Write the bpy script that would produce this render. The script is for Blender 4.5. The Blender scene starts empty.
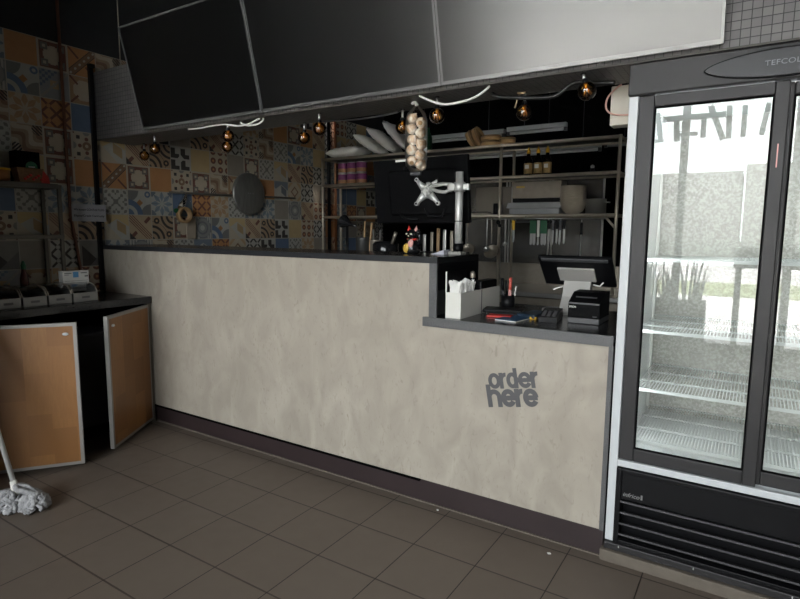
import bpy, bmesh, math, random
from mathutils import Vector, Matrix, Euler
random.seed(7)
S = bpy.context.scene
COL = S.collection
PI = math.pi

# ------------------------------------------------------------------ camera
cam = bpy.data.cameras.new('camera')
cam.sensor_width = 36.0
cam.lens = 558.1 * 36.0 / 800.0
cam.clip_start = 0.02
cam_o = bpy.data.objects.new('camera', cam); COL.objects.link(cam_o)
yaw, pitch, roll = -0.56648, -0.12234, -0.0079655
fw = Vector((math.sin(yaw)*math.cos(pitch), math.cos(yaw)*math.cos(pitch), math.sin(pitch)))
rt = Vector((math.cos(yaw), -math.sin(yaw), 0)); dn = fw.cross(rt)
r2 = math.cos(roll)*rt + math.sin(roll)*dn
d2 = -math.sin(roll)*rt + math.cos(roll)*dn
m3 = Matrix((r2, -d2, -fw)).transposed()
cam_o.matrix_world = Matrix.Translation((3.0002, -2.3717, 1.3905)) @ m3.to_4x4()
S.camera = cam_o

# ------------------------------------------------------------------ world, light, exposure
S.view_settings.view_transform = 'Standard'
S.view_settings.look = 'None'
S.view_settings.exposure = 0.33
S.view_settings.gamma = 1.0
S.view_settings.use_curve_mapping = False
w = bpy.data.worlds.new('overcast_sky'); S.world = w; w.use_nodes = True
nt = w.node_tree; nt.nodes.clear()
bg = nt.nodes.new('ShaderNodeBackground'); out = nt.nodes.new('ShaderNodeOutputWorld')
tc = nt.nodes.new('ShaderNodeTexCoord'); sx = nt.nodes.new('ShaderNodeSeparateXYZ')
rmp = nt.nodes.new('ShaderNodeValToRGB')
rmp.color_ramp.elements[0].position = 0.0; rmp.color_ramp.elements[0].color = (0.93, 0.94, 0.98, 1)
rmp.color_ramp.elements[1].position = 0.8; rmp.color_ramp.elements[1].color = (0.98, 0.975, 1.0, 1)
nt.links.new(tc.outputs['Generated'], sx.inputs[0]); nt.links.new(sx.outputs['Z'], rmp.inputs[0])
nt.links.new(rmp.outputs[0], bg.inputs['Color']); nt.links.new(bg.outputs[0], out.inputs[0])
bg.inputs['Strength'].default_value = 10.5
# sun behind the shop: lights the street outside, not the room itself
sl = bpy.data.lights.new('sun', 'SUN'); sl.energy = 75.0; sl.color = (1.0, 0.95, 0.93); sl.angle = 0.02
so = bpy.data.objects.new('sun', sl); COL.objects.link(so); so.location = (0, 8, 12)
so.rotation_euler = (math.radians(-26), 0, math.radians(12))
# daylight portal in the shopfront window (guides the sky's own light, gives none itself)
pl = bpy.data.lights.new('window_portal', 'AREA'); pl.shape = 'RECTANGLE'; pl.size = 4.4; pl.size_y = 3.3
pl.cycles.is_portal = True
po = bpy.data.objects.new('window_portal', pl); COL.objects.link(po)
po.location = (2.2, -4.93, 1.73); po.rotation_euler = (PI/2, 0, 0)

# ------------------------------------------------------------------ node helpers
def srgb(r, g, b):
    f = lambda c: (c/255/12.92) if c/255 <= 0.04045 else ((c/255+0.055)/1.055)**2.4
    return (f(r), f(g), f(b))

class X:
    nt = None
    def __init__(s, v): s.v = v
    @staticmethod
    def op(o, *a):
        n = X.nt.nodes.new('ShaderNodeMath'); n.operation = o
        for i, q in enumerate(a):
            if isinstance(q, X): X.nt.links.new(q.v, n.inputs[i])
            else: n.inputs[i].default_value = float(q)
        return X(n.outputs[0])
    def __add__(s, o): return X.op('ADD', s, o)
    __radd__ = __add__
    def __sub__(s, o): return X.op('SUBTRACT', s, o)
    def __rsub__(s, o): return X.op('SUBTRACT', o, s)
    def __mul__(s, o): return X.op('MULTIPLY', s, o)
    __rmul__ = __mul__
    def __lt__(s, o): return X.op('LESS_THAN', s, o)
    def __gt__(s, o): return X.op('GREATER_THAN', s, o)
    def __and__(s, o): return X.op('MULTIPLY', s, o)
    def __or__(s, o): return X.op('MAXIMUM', s, o)
    def abs(s): return X.op('ABSOLUTE', s)
    def frac(s): return X.op('FRACT', s)
    def sin(s): return X.op('SINE', s)
    def cos(s): return X.op('COSINE', s)
def xmax(a, b): return X.op('MAXIMUM', a, b)
def xmin(a, b): return X.op('MINIMUM', a, b)
def xlen(a, b): return X.op('SQRT', a*a + b*b)
def xatan(a, b): return X.op('ARCTAN2', a, b)

def new_mat(name):
    m = bpy.data.materials.new(name); m.use_nodes = True
    nt = m.node_tree
    return m, nt, nt.nodes['Principled BSDF']

def noise_node(nt, scale, detail=4, coord='Object', stretch=None):
    tc = nt.nodes.new('ShaderNodeTexCoord'); nz = nt.nodes.new('ShaderNodeTexNoise')
    nz.inputs['Scale'].default_value = scale; nz.inputs['Detail'].default_value = detail
    if stretch:
        mp = nt.nodes.new('ShaderNodeMapping'); mp.inputs['Scale'].default_value = stretch
        nt.links.new(tc.outputs[coord], mp.inputs['Vector']); nt.links.new(mp.outputs[0], nz.inputs['Vector'])
    else: nt.links.new(tc.outputs[coord], nz.inputs['Vector'])
    return nz

def mix_col(nt, fac, a, b):
    mx = nt.nodes.new('ShaderNodeMix'); mx.data_type = 'RGBA'
    for s, q in ((0, fac), (6, a), (7, b)):
        if isinstance(q, (float, int)): mx.inputs[s].default_value = q
        elif isinstance(q, tuple): mx.inputs[s].default_value = (*q, 1)
        else: nt.links.new(q, mx.inputs[s])
    return mx.outputs[2]

def mat(name, col, rough=0.5, metal=0.0, var=0.12, scale=8.0, bump=0.0, stretch=None, spec=None, coat=0.0):
    """plain procedural material: a base colour broken up by noise, optional bump"""
    m, nt, b = new_mat(name)
    nz = noise_node(nt, scale, 4, 'Object', stretch)
    lo = tuple(c*(1-var) for c in col); hi = tuple(min(1, c*(1+var)) for c in col)
    nt.links.new(mix_col(nt, nz.outputs['Fac'], lo, hi), b.inputs['Base Color'])
    b.inputs['Roughness'].default_value = rough; b.inputs['Metallic'].default_value = metal
    if spec is not None: b.inputs['Specular IOR Level'].default_value = spec
    if coat: b.inputs['Coat Weight'].default_value = coat
    if bump:
        bp = nt.nodes.new('ShaderNodeBump'); bp.inputs['Strength'].default_value = bump; bp.inputs['Distance'].default_value = 0.01
        nt.links.new(nz.outputs['Fac'], bp.inputs['Height']); nt.links.new(bp.outputs[0], b.inputs['Normal'])
    return m

def glass_mat(name, tint=(1, 1, 1), rough=0.0, refl=1.0, base=0.04):
    """thin pane: transparent with fresnel reflection"""
    m = bpy.data.materials.new(name); m.use_nodes = True; nt = m.node_tree; nt.nodes.clear()
    o = nt.nodes.new('ShaderNodeOutputMaterial'); mx = nt.nodes.new('ShaderNodeMixShader')
    t = nt.nodes.new('ShaderNodeBsdfTransparent'); g = nt.nodes.new('ShaderNodeBsdfGlossy')
    lw = nt.nodes.new('ShaderNodeFresnel'); lw.inputs['IOR'].default_value = 1.5
    X.nt = nt
    f = X.op('MINIMUM', X(lw.outputs[0])*refl, 1.0)
    t.inputs['Color'].default_value = (*tint, 1); g.inputs['Roughness'].default_value = rough
    nt.links.new(f.v, mx.inputs[0]); nt.links.new(t.outputs[0], mx.inputs[1]); nt.links.new(g.outputs[0], mx.inputs[2])
    nt.links.new(mx.outputs[0], o.inputs[0])
    return m

# ------------------------------------------------------------------ mesh helpers
class MB:
    """collects shapes and links them as ONE mesh object; coordinates are absolute when made with a root"""
    def __init__(s, root=None):
        s.bm = bmesh.new(); s.off = Vector(root.location) if root else Vector((0, 0, 0)); s.mi = 0
    def _fin(s, vs, smooth=False):
        fs = set(f for v in vs for f in v.link_faces)
        for f in fs: f.material_index = s.mi; f.smooth = smooth
    def box(s, c, d, rot=None, bev=0.0, seg=2):
        r = bmesh.ops.create_cube(s.bm, size=1.0); vs = r['verts']
        M = Matrix.Translation(Vector(c)-s.off) @ (Euler(rot).to_matrix().to_4x4() if rot else Matrix()) @ Matrix.Diagonal((*d, 1))
        bmesh.ops.transform(s.bm, matrix=M, verts=vs)
        if bev:
            es = list(set(e for v in vs for e in v.link_edges))
            rr = bmesh.ops.bevel(s.bm, geom=es, offset=bev, segments=seg, affect='EDGES', profile=0.5)
            for f in rr['faces']: f.material_index = s.mi
            for f in set(f for v in rr['verts'] for f in v.link_faces): f.material_index = s.mi
        else: s._fin(vs)
        return s
    def bb(s, x0, x1, y0, y1, z0, z1, bev=0.0, seg=2):
        return s.box(((x0+x1)/2, (y0+y1)/2, (z0+z1)/2), (abs(x1-x0), abs(y1-y0), abs(z1-z0)), None, bev, seg)
    def cyl(s, a, b, r, r2=None, seg=20, smooth=True, caps=True):
        a = Vector(a)-s.off; b = Vector(b)-s.off; d = b-a; L = d.length
        r_ = bmesh.ops.create_cone(s.bm, cap_ends=caps, segments=seg, radius1=r, radius2=r if r2 is None else r2, depth=L)
        vs = r_['verts']
        M = Matrix.Translation((a+b)/2) @ d.to_track_quat('Z', 'Y').to_matrix().to_4x4()
        bmesh.ops.transform(s.bm, matrix=M, verts=vs); s._fin(vs, smooth)
        if smooth:
            for f in set(f for v in vs for f in v.link_faces):
                if len(f.verts) > 4: f.smooth = False
        return s
    def ball(s, c, r, sc=(1, 1, 1), rot=None, seg=16):
        q = bmesh.ops.create_uvsphere(s.bm, u_segments=seg, v_segments=max(6, seg*2//3), radius=r); vs = q['verts']
        M = Matrix.Translation(Vector(c)-s.off) @ (Euler(rot).to_matrix().to_4x4() if rot else Matrix()) @ Matrix.Diagonal((*sc, 1))
        bmesh.ops.transform(s.bm, matrix=M, verts=vs); s._fin(vs, True); return s
    def tube(s, pts, r, seg=8, closed=False):
        P = [Vector(p)-s.off for p in pts]; n = len(P); rings = []
        up = None
        for i, p in enumerate(P):
            if closed: t = P[(i+1) % n]-P[i-1]
            else: t = P[min(i+1, n-1)]-P[max(i-1, 0)]
            t.normalize()
            if up is None:
                up = Vector((0, 0, 1)) if abs(t.z) < 0.9 else Vector((1, 0, 0))
            a = t.cross(up); a.normalize(); b = t.cross(a); b.normalize(); up = -b if b.dot(up) < 0 else b
            rr = r[i] if isinstance(r, (list, tuple)) else r
            rings.append([s.bm.verts.new(p + rr*(math.cos(2*PI*k/seg)*a + math.sin(2*PI*k/seg)*b)) for k in range(seg)])
        m = n if closed else n-1
        for i in range(m):
            A, B = rings[i], rings[(i+1) % n]
            for k in range(seg):
                try:
                    f = s.bm.faces.new((A[k], A[(k+1) % seg], B[(k+1) % seg], B[k])); f.smooth = True; f.material_index = s.mi
                except ValueError: pass
        if not closed:
            for ring in (rings[0][::-1], rings[-1]):
                f = s.bm.faces.new(ring); f.material_index = s.mi
        return s
    def lathe(s, prof, c=(0, 0, 0), seg=24, M=None):
        """prof: list of (r, z); revolve round local z at c, optional matrix M first"""
        c = Vector(c)-s.off; rings = []
        for r, z in prof:
            if r < 1e-6: vs = [Vector((0, 0, z))]
            else: vs = [Vector((r*math.cos(2*PI*k/seg), r*math.sin(2*PI*k/seg), z)) for k in range(seg)]
            rings.append([s.bm.verts.new((M @ v if M else v) + c) for v in vs])
        for A, B in zip(rings, rings[1:]):
            for k in range(seg):
                k2 = (k+1) % seg
                a = [A[0]] if len(A) == 1 else [A[k], A[k2]]
                b = [B[0]] if len(B) == 1 else [B[k2], B[k]]
                if len(a)+len(b) < 3: continue
                f = s.bm.faces.new(a+b); f.smooth = True; f.material_index = s.mi
        return s
    def prism(s, poly, y0, y1, axis='y'):
        """polygon in (x,z) pushed along y (axis 'y'); 'x': (y,z) along x; 'z': (x,y) along z"""
        def P(a, b, t):
            v = {'y': (a, t, b), 'x': (t, a, b), 'z': (a, b, t)}[axis]
            return Vector(v)-s.off
        A = [s.bm.verts.new(P(a, b, y0)) for a, b in poly]; B = [s.bm.verts.new(P(a, b, y1)) for a, b in poly]
        n = len(poly); fs = [s.bm.faces.new(A), s.bm.faces.new(B[::-1])]
        for i in range(n): fs.append(s.bm.faces.new((A[i], B[i], B[(i+1) % n], A[(i+1) % n])))
        for f in fs: f.material_index = s.mi
        return s
    def grid(s, nu, nv, fn, smooth=True):
        V = [[s.bm.verts.new(Vector(fn(i/nu, j/nv))-s.off) for j in range(nv+1)] for i in range(nu+1)]
        for i in range(nu):
            for j in range(nv):
                f = s.bm.faces.new((V[i][j], V[i+1][j], V[i+1][j+1], V[i][j+1])); f.smooth = smooth; f.material_index = s.mi
        return s
    def add_mesh(s, me, M):
        n0 = len(s.bm.verts); s.bm.from_mesh(me); s.bm.verts.ensure_lookup_table()
        vs = s.bm.verts[n0:]
        bmesh.ops.transform(s.bm, matrix=Matrix.Translation(-s.off) @ M, verts=vs)
        for f in set(f for v in vs for f in v.link_faces): f.material_index = s.mi
        return s
    def build(s, name, m, parent=None, label=None, keep_normals=False):
        me = bpy.data.meshes.new(name)
        if not keep_normals: bmesh.ops.recalc_face_normals(s.bm, faces=s.bm.faces[:])
        s.bm.to_mesh(me); s.bm.free()
        for q in (m if isinstance(m, (list, tuple)) else [m]): me.materials.append(q)
        o = bpy.data.objects.new(name, me); COL.objects.link(o)
        if parent: o.parent = parent
        elif s.off.length: o.location = s.off
        if label: o['label'] = label
        return o

def thing(name, label, cat, loc=(0, 0, 0), rot=(0, 0, 0), group=None):
    o = bpy.data.objects.new(name, None); COL.objects.link(o)
    o.empty_display_size = 0.05
    o.location = loc; o.rotation_euler = rot; o['label'] = label; o['category'] = cat
    if group: o['group'] = group
    return o
def tag(o, label, cat, group=None, kind=None):
    o['label'] = label; o['category'] = cat
    if group: o['group'] = group
    if kind: o['kind'] = kind
    return o
def struct(o):
    o['kind'] = 'structure'; return o
def copy_tree(o, parent=None):
    c = o.copy(); COL.objects.link(c); c.parent = parent
    for ch in list(o.children): copy_tree(ch, c)
    return c
class At:                                   # an origin for single-mesh things
    def __init__(s, *p): s.location = Vector(p)
def text_mesh(body, size=1.0, off=0.0, extrude=0.0, spacing=1.0, shear=0.0):
    cu = bpy.data.curves.new('lettering', 'FONT'); cu.body = body; cu.size = size
    cu.offset = off; cu.extrude = extrude; cu.space_character = spacing; cu.shear = shear; cu.resolution_u = 4
    o = bpy.data.objects.new('lettering', cu); COL.objects.link(o)
    bpy.context.view_layer.update()
    me = bpy.data.meshes.new_from_object(o.evaluated_get(bpy.context.evaluated_depsgraph_get()))
    bpy.data.objects.remove(o)
    return me
def fit_text(me, x0, x1, z0, z1, y, rot=0.0):
    """matrix that lays a text mesh upright on a plane facing -y, filling a width x0..x1 and height z0..z1"""
    xs = [v.co.x for v in me.vertices]; ys = [v.co.y for v in me.vertices]
    sx_ = (x1-x0)/(max(xs)-min(xs)); sy_ = (z1-z0)/(max(ys)-min(ys))
    return (Matrix.Translation((x0, y, z0)) @ Matrix.Rotation(-rot, 4, 'Y') @ Matrix.Rotation(PI/2, 4, 'X')
            @ Matrix.Diagonal((sx_, sy_, 1, 1)) @ Matrix.Translation((-min(xs), -min(ys), 0)))

# ------------------------------------------------------------------ materials
M = {}
M['black_paint'] = mat('black_paint', (0.0025, 0.0025, 0.0027), 0.8, var=0.2, spec=0.05)
M['dark_wall'] = mat('dark_wall', (0.018, 0.018, 0.020), 0.75, var=0.2, scale=3)
M['light_wall'] = mat('light_wall', (0.30, 0.29, 0.27), 0.8, scale=3)
M['black_plastic'] = mat('black_plastic', (0.005, 0.005, 0.006), 0.4, var=0.1, spec=0.2)
M['black_gloss'] = mat('black_gloss', (0.01, 0.01, 0.011), 0.15, var=0.1)
M['grey_plastic'] = mat('grey_plastic', (0.06, 0.06, 0.064), 0.4, var=0.08)
M['anthracite'] = mat('anthracite', (0.024, 0.023, 0.024), 0.45, var=0.1, spec=0.35)
M['matte_black'] = mat('matte_black', (0.003, 0.003, 0.0035), 0.6, var=0.1, spec=0.08)
M['shelf_metal'] = mat('shelf_metal', (0.56, 0.50, 0.41), 0.36, 0.45, var=0.15, scale=20)
M['dark_metal'] = mat('dark_metal', (0.13, 0.12, 0.10), 0.45, 0.5, var=0.2)
M['door_alu'] = mat('door_aluminium', (0.30, 0.29, 0.275), 0.45, 0.4, var=0.15)
M['steel'] = mat('steel', (0.58, 0.57, 0.54), 0.28, 0.8, var=0.06, scale=30, stretch=(1, 1, 8))
M['dull_steel'] = mat('dull_steel', (0.34, 0.30, 0.245), 0.38, 0.55, var=0.2, scale=20)
M['chrome'] = mat('chrome', (0.90, 0.90, 0.88), 0.18, 0.6, var=0.03)
M['silver_paint'] = mat('silver_paint', (0.38, 0.37, 0.35), 0.5, 0.2, var=0.05)
M['alu'] = mat('aluminium', (0.60, 0.60, 0.58), 0.42, 0.45, var=0.06, scale=20)
M['white_plastic'] = mat('white_plastic', (0.72, 0.71, 0.66), 0.45, var=0.03)
M['white_enamel'] = mat('white_enamel', (0.56, 0.585, 0.60), 0.35, var=0.03)
M['paper'] = mat('paper', (0.78, 0.77, 0.74), 0.9, var=0.05)
M['copper'] = mat('copper_pipe', (0.42, 0.19, 0.10), 0.45, 1.0, var=0.2, scale=12)
M['rust_pipe'] = mat('rust_pipe', (0.16, 0.06, 0.03), 0.6, var=0.25, scale=14)
M['sack'] = mat('sack_cloth', (0.86, 0.85, 0.82), 0.8, var=0.06, scale=25, bump=0.25)
M['bamboo'] = mat('bamboo', (0.60, 0.38, 0.18), 0.6, var=0.2, scale=22, stretch=(1, 1, 5))
M['ceramic'] = mat('ceramic_bowl', (0.45, 0.39, 0.31), 0.35, var=0.06)
M['cable_white'] = mat('cable_white', (0.75, 0.74, 0.72), 0.5, var=0.04)
M['cable_pink'] = mat('cable_pink', (0.62, 0.36, 0.30), 0.5, var=0.08)
M['cable_black'] = mat('cable_black', (0.012, 0.012, 0.012), 0.5)
M['green'] = mat('green_plastic', (0.01, 0.10, 0.04), 0.4)
M['yellow'] = mat('yellow_plastic', (0.75, 0.42, 0.02), 0.45)
M['red'] = mat('red_plastic', (0.55, 0.03, 0.02), 0.4)
M['blue'] = mat('blue_print', (0.02, 0.07, 0.14), 0.5)
M['pink'] = mat('pink_paint', (0.70, 0.36, 0.33), 0.4)
M['gold'] = mat('gold_paint', (0.65, 0.42, 0.08), 0.35)
M['label_gold'] = mat('label_gold', (0.42, 0.27, 0.10), 0.5, var=0.3, scale=60)
M['purple'] = mat('purple_label', (0.20, 0.03, 0.16), 0.45, var=0.25, scale=40)
M['tan_label'] = mat('tan_label', (0.40, 0.20, 0.09), 0.5, var=0.5, scale=60)
M['soy_glass'] = mat('soy_glass', (0.012, 0.008, 0.006), 0.08)
M['wicker'] = mat('wicker', (0.17, 0.085, 0.035), 0.7, var=0.5, scale=60, bump=0.5)
m, nt, b = new_mat('garlic_skin')
nz = noise_node(nt, 28, 4); nz.inputs['Distortion'].default_value = 0.8
rp = nt.nodes.new('ShaderNodeValToRGB'); rp.color_ramp.elements[0].position = 0.40; rp.color_ramp.elements[1].position = 0.62
nt.links.new(nz.outputs['Fac'], rp.inputs[0])
nt.links.new(mix_col(nt, rp.outputs[0], (0.62, 0.42, 0.27), (0.86, 0.79, 0.68)), b.inputs['Base Color']); b.inputs['Roughness'].default_value = 0.55
M['garlic'] = m
M['mop_yarn'] = mat('mop_yarn', (0.34, 0.34, 0.35), 0.95, var=0.9, scale=38)
M['kick'] = mat('kick_board', (0.028, 0.018, 0.019), 0.45, var=0.25, scale=6)
M['skin_wood'] = mat('spoon_wood', (0.33, 0.21, 0.11), 0.6, var=0.2)
M['shelf_board'] = mat('shelf_board', (0.07, 0.065, 0.055), 0.5, var=0.2, scale=10)
M['teal'] = mat('teal_film', (0.03, 0.13, 0.13), 0.4)
M['window_film'] = mat('window_film', (0.75, 0.68, 0.64), 0.6)

# worktop stone
m, nt, b = new_mat('dark_stone')
nz = noise_node(nt, 120, 3)
nt.links.new(mix_col(nt, nz.outputs['Fac'], (0.006, 0.006, 0.007), (0.03, 0.03, 0.031)), b.inputs['Base Color'])
b.inputs['Roughness'].default_value = 0.22
M['stone'] = m
m, nt, b = new_mat('dark_stone_edge')
nz = noise_node(nt, 150, 4, stretch=(1, 1, 2))
nt.links.new(mix_col(nt, nz.outputs['Fac'], (0.05, 0.052, 0.056), (0.13, 0.13, 0.132)), b.inputs['Base Color'])
b.inputs['Roughness'].default_value = 0.45
M['stone_edge'] = m
M['bar_edge_shaded'] = mat('bar_edge_shaded', (0.022, 0.023, 0.026), 0.45, var=0.25, scale=60, spec=0.3)  # darker copy of the edge stone, shade on the bar trim as colour

# trowelled concrete plaster of the counter front
m, nt, b = new_mat('concrete_plaster')
n1 = noise_node(nt, 1.6, 6); n1.inputs['Distortion'].default_value = 0.6
n2 = noise_node(nt, 5, 8, stretch=(1.5, 1, 0.8)); n2.inputs['Distortion'].default_value = 1.0
n3 = noise_node(nt, 34, 5, stretch=(1.3, 1, 0.55)); n3.inputs['Distortion'].default_value = 1.6
rp = nt.nodes.new('ShaderNodeValToRGB'); rp.color_ramp.elements[0].position = 0.33; rp.color_ramp.elements[1].position = 0.70
nt.links.new(n2.outputs['Fac'], rp.inputs[0])
c1 = mix_col(nt, n1.outputs['Fac'], (0.355, 0.318, 0.265), (0.46, 0.418, 0.355))
c2 = mix_col(nt, rp.outputs[0], (0.325, 0.290, 0.240), c1)
rp2 = nt.nodes.new('ShaderNodeValToRGB'); rp2.color_ramp.elements[0].position = 0.25; rp2.color_ramp.elements[1].position = 0.42
nt.links.new(n3.outputs['Fac'], rp2.inputs[0])
c3 = mix_col(nt, rp2.outputs[0], (0.29, 0.257, 0.21), c2)
nt.links.new(c3, b.inputs['Base Color'])
b.inputs['Roughness'].default_value = 0.62
bp = nt.nodes.new('ShaderNodeBump'); bp.inputs['Strength'].default_value = 0.08; bp.inputs['Distance'].default_value = 0.01
nt.links.new(n2.outputs['Fac'], bp.inputs['Height']); nt.links.new(bp.outputs[0], b.inputs['Normal'])
M['concrete'] = m
M['concrete_edge'] = mat('concrete_edge', (0.13, 0.11, 0.088), 0.8, var=0.35, scale=14, bump=0.3)

# floor tiles, 30 cm, dark brown-grey
m, nt, b = new_mat('floor_tile')
tcn = nt.nodes.new('ShaderNodeTexCoord'); sp = nt.nodes.new('ShaderNodeSeparateXYZ'); nt.links.new(tcn.outputs['Object'], sp.inputs[0])
X.nt = nt
fx = X(sp.outputs['X'])*(1/0.3); fy = (X(sp.outputs['Y'])+0.355)*(1/0.3)
ex = ((fx+0.5).frac()-0.5).abs(); ey = ((fy+0.5).frac()-0.5).abs()
gy = (ey < 0.013)
cv = nt.nodes.new('ShaderNodeCombineXYZ')
nt.links.new(X.op('FLOOR', fx).v, cv.inputs[0]); nt.links.new(X.op('FLOOR', fy).v, cv.inputs[1])
wn = nt.nodes.new('ShaderNodeTexWhiteNoise'); nt.links.new(cv.outputs[0], wn.inputs['Vector'])
nz = noise_node(nt, 2.2, 5)
ct = mix_col(nt, wn.outputs['Value'], (0.150, 0.121, 0.097), (0.166, 0.136, 0.110))
ct2 = mix_col(nt, nz.outputs['Fac'], (0.136, 0.109, 0.088), ct)
ct3 = mix_col(nt, gy.v, ct2, (0.060, 0.046, 0.037))
ct4 = mix_col(nt, (ex < 0.0075).v, ct3, (0.020, 0.015, 0.012))
nt.links.new(ct4, b.inputs['Base Color'])
nz2 = noise_node(nt, 14, 4)
nt.links.new((X(nz2.outputs['Fac'])*0.18+0.40).v, b.inputs['Roughness'])
b.inputs['Specular IOR Level'].default_value = 0.35
bp = nt.nodes.new('ShaderNodeBump'); bp.inputs['Strength'].default_value = 0.5; bp.inputs['Distance'].default_value = 0.002; bp.invert = True
nt.links.new(((ex < 0.011) | (ey < 0.016)).v, bp.inputs['Height']); nt.links.new(bp.outputs[0], b.inputs['Normal'])
M['floor'] = m

# small square mosaic of the bulkhead
def mosaic(name, ca, cb, grout):
    m, nt, b = new_mat(name)
    tcn = nt.nodes.new('ShaderNodeTexCoord'); sp = nt.nodes.new('ShaderNodeSeparateXYZ'); nt.links.new(tcn.outputs['Object'], sp.inputs[0])
    X.nt = nt; k = 1/0.0305
    e = [((X(sp.outputs[q])*k+0.013).frac()-0.5).abs() for q in 'XYZ']
    ge = nt.nodes.new('ShaderNodeNewGeometry'); sn = nt.nodes.new('ShaderNodeSeparateXYZ'); nt.links.new(ge.outputs['True Normal'], sn.inputs[0])
    g = None
    for q, ax in zip(e, 'XYZ'):
        t = (q > 0.455) & (X(sn.outputs[ax]).abs() < 0.7)
        g = t if g is None else g | t
    cv = nt.nodes.new('ShaderNodeCombineXYZ')
    for i, q in enumerate('XYZ'): nt.links.new(X.op('FLOOR', X(sp.outputs[q])*k+0.013).v, cv.inputs[i])
    wn = nt.nodes.new('ShaderNodeTexWhiteNoise'); nt.links.new(cv.outputs[0], wn.inputs['Vector'])
    nt.links.new(mix_col(nt, g.v, mix_col(nt, wn.outputs['Value'], ca, cb), grout), b.inputs['Base Color'])
    b.inputs['Roughness'].default_value = 0.45
    bp = nt.nodes.new('ShaderNodeBump'); bp.inputs['Strength'].default_value = 0.6; bp.inputs['Distance'].default_value = 0.003; bp.invert = True
    nt.links.new(g.v, bp.inputs['Height']); nt.links.new(bp.outputs[0], b.inputs['Normal'])
    return m
M['mosaic'] = mosaic('bulkhead_mosaic', (0.095, 0.09, 0.09), (0.125, 0.117, 0.115), (0.012, 0.011, 0.011))

# butcher-block wood of the cabinet doors
m, nt, b = new_mat('block_wood')
tcn = nt.nodes.new('ShaderNodeTexCoord'); sp = nt.nodes.new('ShaderNodeSeparateXYZ'); nt.links.new(tcn.outputs['Object'], sp.inputs[0])
X.nt = nt
cx = X.op('FLOOR', X(sp.outputs['X'])*(1/0.072))
cz = X.op('FLOOR', X(sp.outputs['Z'])*(1/0.24) + (cx*0.37).frac()*1.0)
cv = nt.nodes.new('ShaderNodeCombineXYZ'); nt.links.new(cx.v, cv.inputs[0]); nt.links.new(cz.v, cv.inputs[1])
wn = nt.nodes.new('ShaderNodeTexWhiteNoise'); nt.links.new(cv.outputs[0], wn.inputs['Vector'])
nz = noise_node(nt, 30, 5, stretch=(3, 3, 0.35)); nz.inputs['Distortion'].default_value = 0.8
ca = mix_col(nt, wn.outputs['Value'], (0.19, 0.082, 0.024), (0.37, 0.172, 0.054))
cb = mix_col(nt, nz.outputs['Fac'], (0.22, 0.098, 0.028), ca)
nt.links.new(cb, b.inputs['Base Color']); b.inputs['Roughness'].default_value = 0.42
M['wood'] = m

# stainless splashback with wavy sheen
m, nt, b = new_mat('splash_steel')
nz = noise_node(nt, 3.5, 3); b.inputs['Metallic'].default_value = 1.0; b.inputs['Roughness'].default_value = 0.24
nt.links.new(mix_col(nt, nz.outputs['Fac'], (0.30, 0.295, 0.28), (0.44, 0.43, 0.41)), b.inputs['Base Color'])
bp = nt.nodes.new('ShaderNodeBump'); bp.inputs['Strength'].default_value = 0.25; bp.inputs['Distance'].default_value = 0.02
nt.links.new(nz.outputs['Fac'], bp.inputs['Height']); nt.links.new(bp.outputs[0], b.inputs['Normal'])
M['splash'] = m

M['glass'] = glass_mat('clear_glass', (0.96, 0.98, 0.97), 0.0, 1.0)
M['door_glass'] = glass_mat('double_glazing', (0.94, 0.95, 0.94), 0.0, 1.25)
M['bulb_glass'] = glass_mat('amber_bulb_glass', (0.88, 0.62, 0.30), 0.02, 2.5)
M['cling'] = glass_mat('clear_film', (0.80, 0.80, 0.78), 0.12, 2.6)
M['bin_lid'] = glass_mat('clear_lid', (0.55, 0.56, 0.57), 0.08, 2.6)
M['net'] = glass_mat('net_mesh', (0.97, 0.97, 0.96), 0.3, 0.8)
# display panel: matt anti-glare film
m, nt, b = new_mat('display_panel')
nz = noise_node(nt, 5, 2)
nt.links.new(mix_col(nt, nz.outputs['Fac'], (0.002, 0.002, 0.0022), (0.003, 0.003, 0.0032)), b.inputs['Base Color'])
b.inputs['Roughness'].default_value = 0.28; b.inputs['Specular IOR Level'].default_value = 1.0
M['panel'] = m
# frosted inside of the fridge back
m, nt, b = new_mat('frosted_liner')
nz = noise_node(nt, 90, 4); nzb = noise_node(nt, 3, 4)
rp = nt.nodes.new('ShaderNodeValToRGB'); rp.color_ramp.elements[0].position = 0.42; rp.color_ramp.elements[1].position = 0.62
nt.links.new(nz.outputs['Fac'], rp.inputs[0])
c1 = mix_col(nt, rp.outputs[0], (0.26, 0.25, 0.22), (0.52, 0.51, 0.47))
nt.links.new(mix_col(nt, nzb.outputs['Fac'], c1, (0.42, 0.41, 0.38)), b.inputs['Base Color'])
b.inputs['Roughness'].default_value = 0.4
bp = nt.nodes.new('ShaderNodeBump'); bp.inputs['Strength'].default_value = 0.4; bp.inputs['Distance'].default_value = 0.004
nt.links.new(nz.outputs['Fac'], bp.inputs['Height']); nt.links.new(bp.outputs[0], b.inputs['Normal'])
M['frost'] = m

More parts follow.
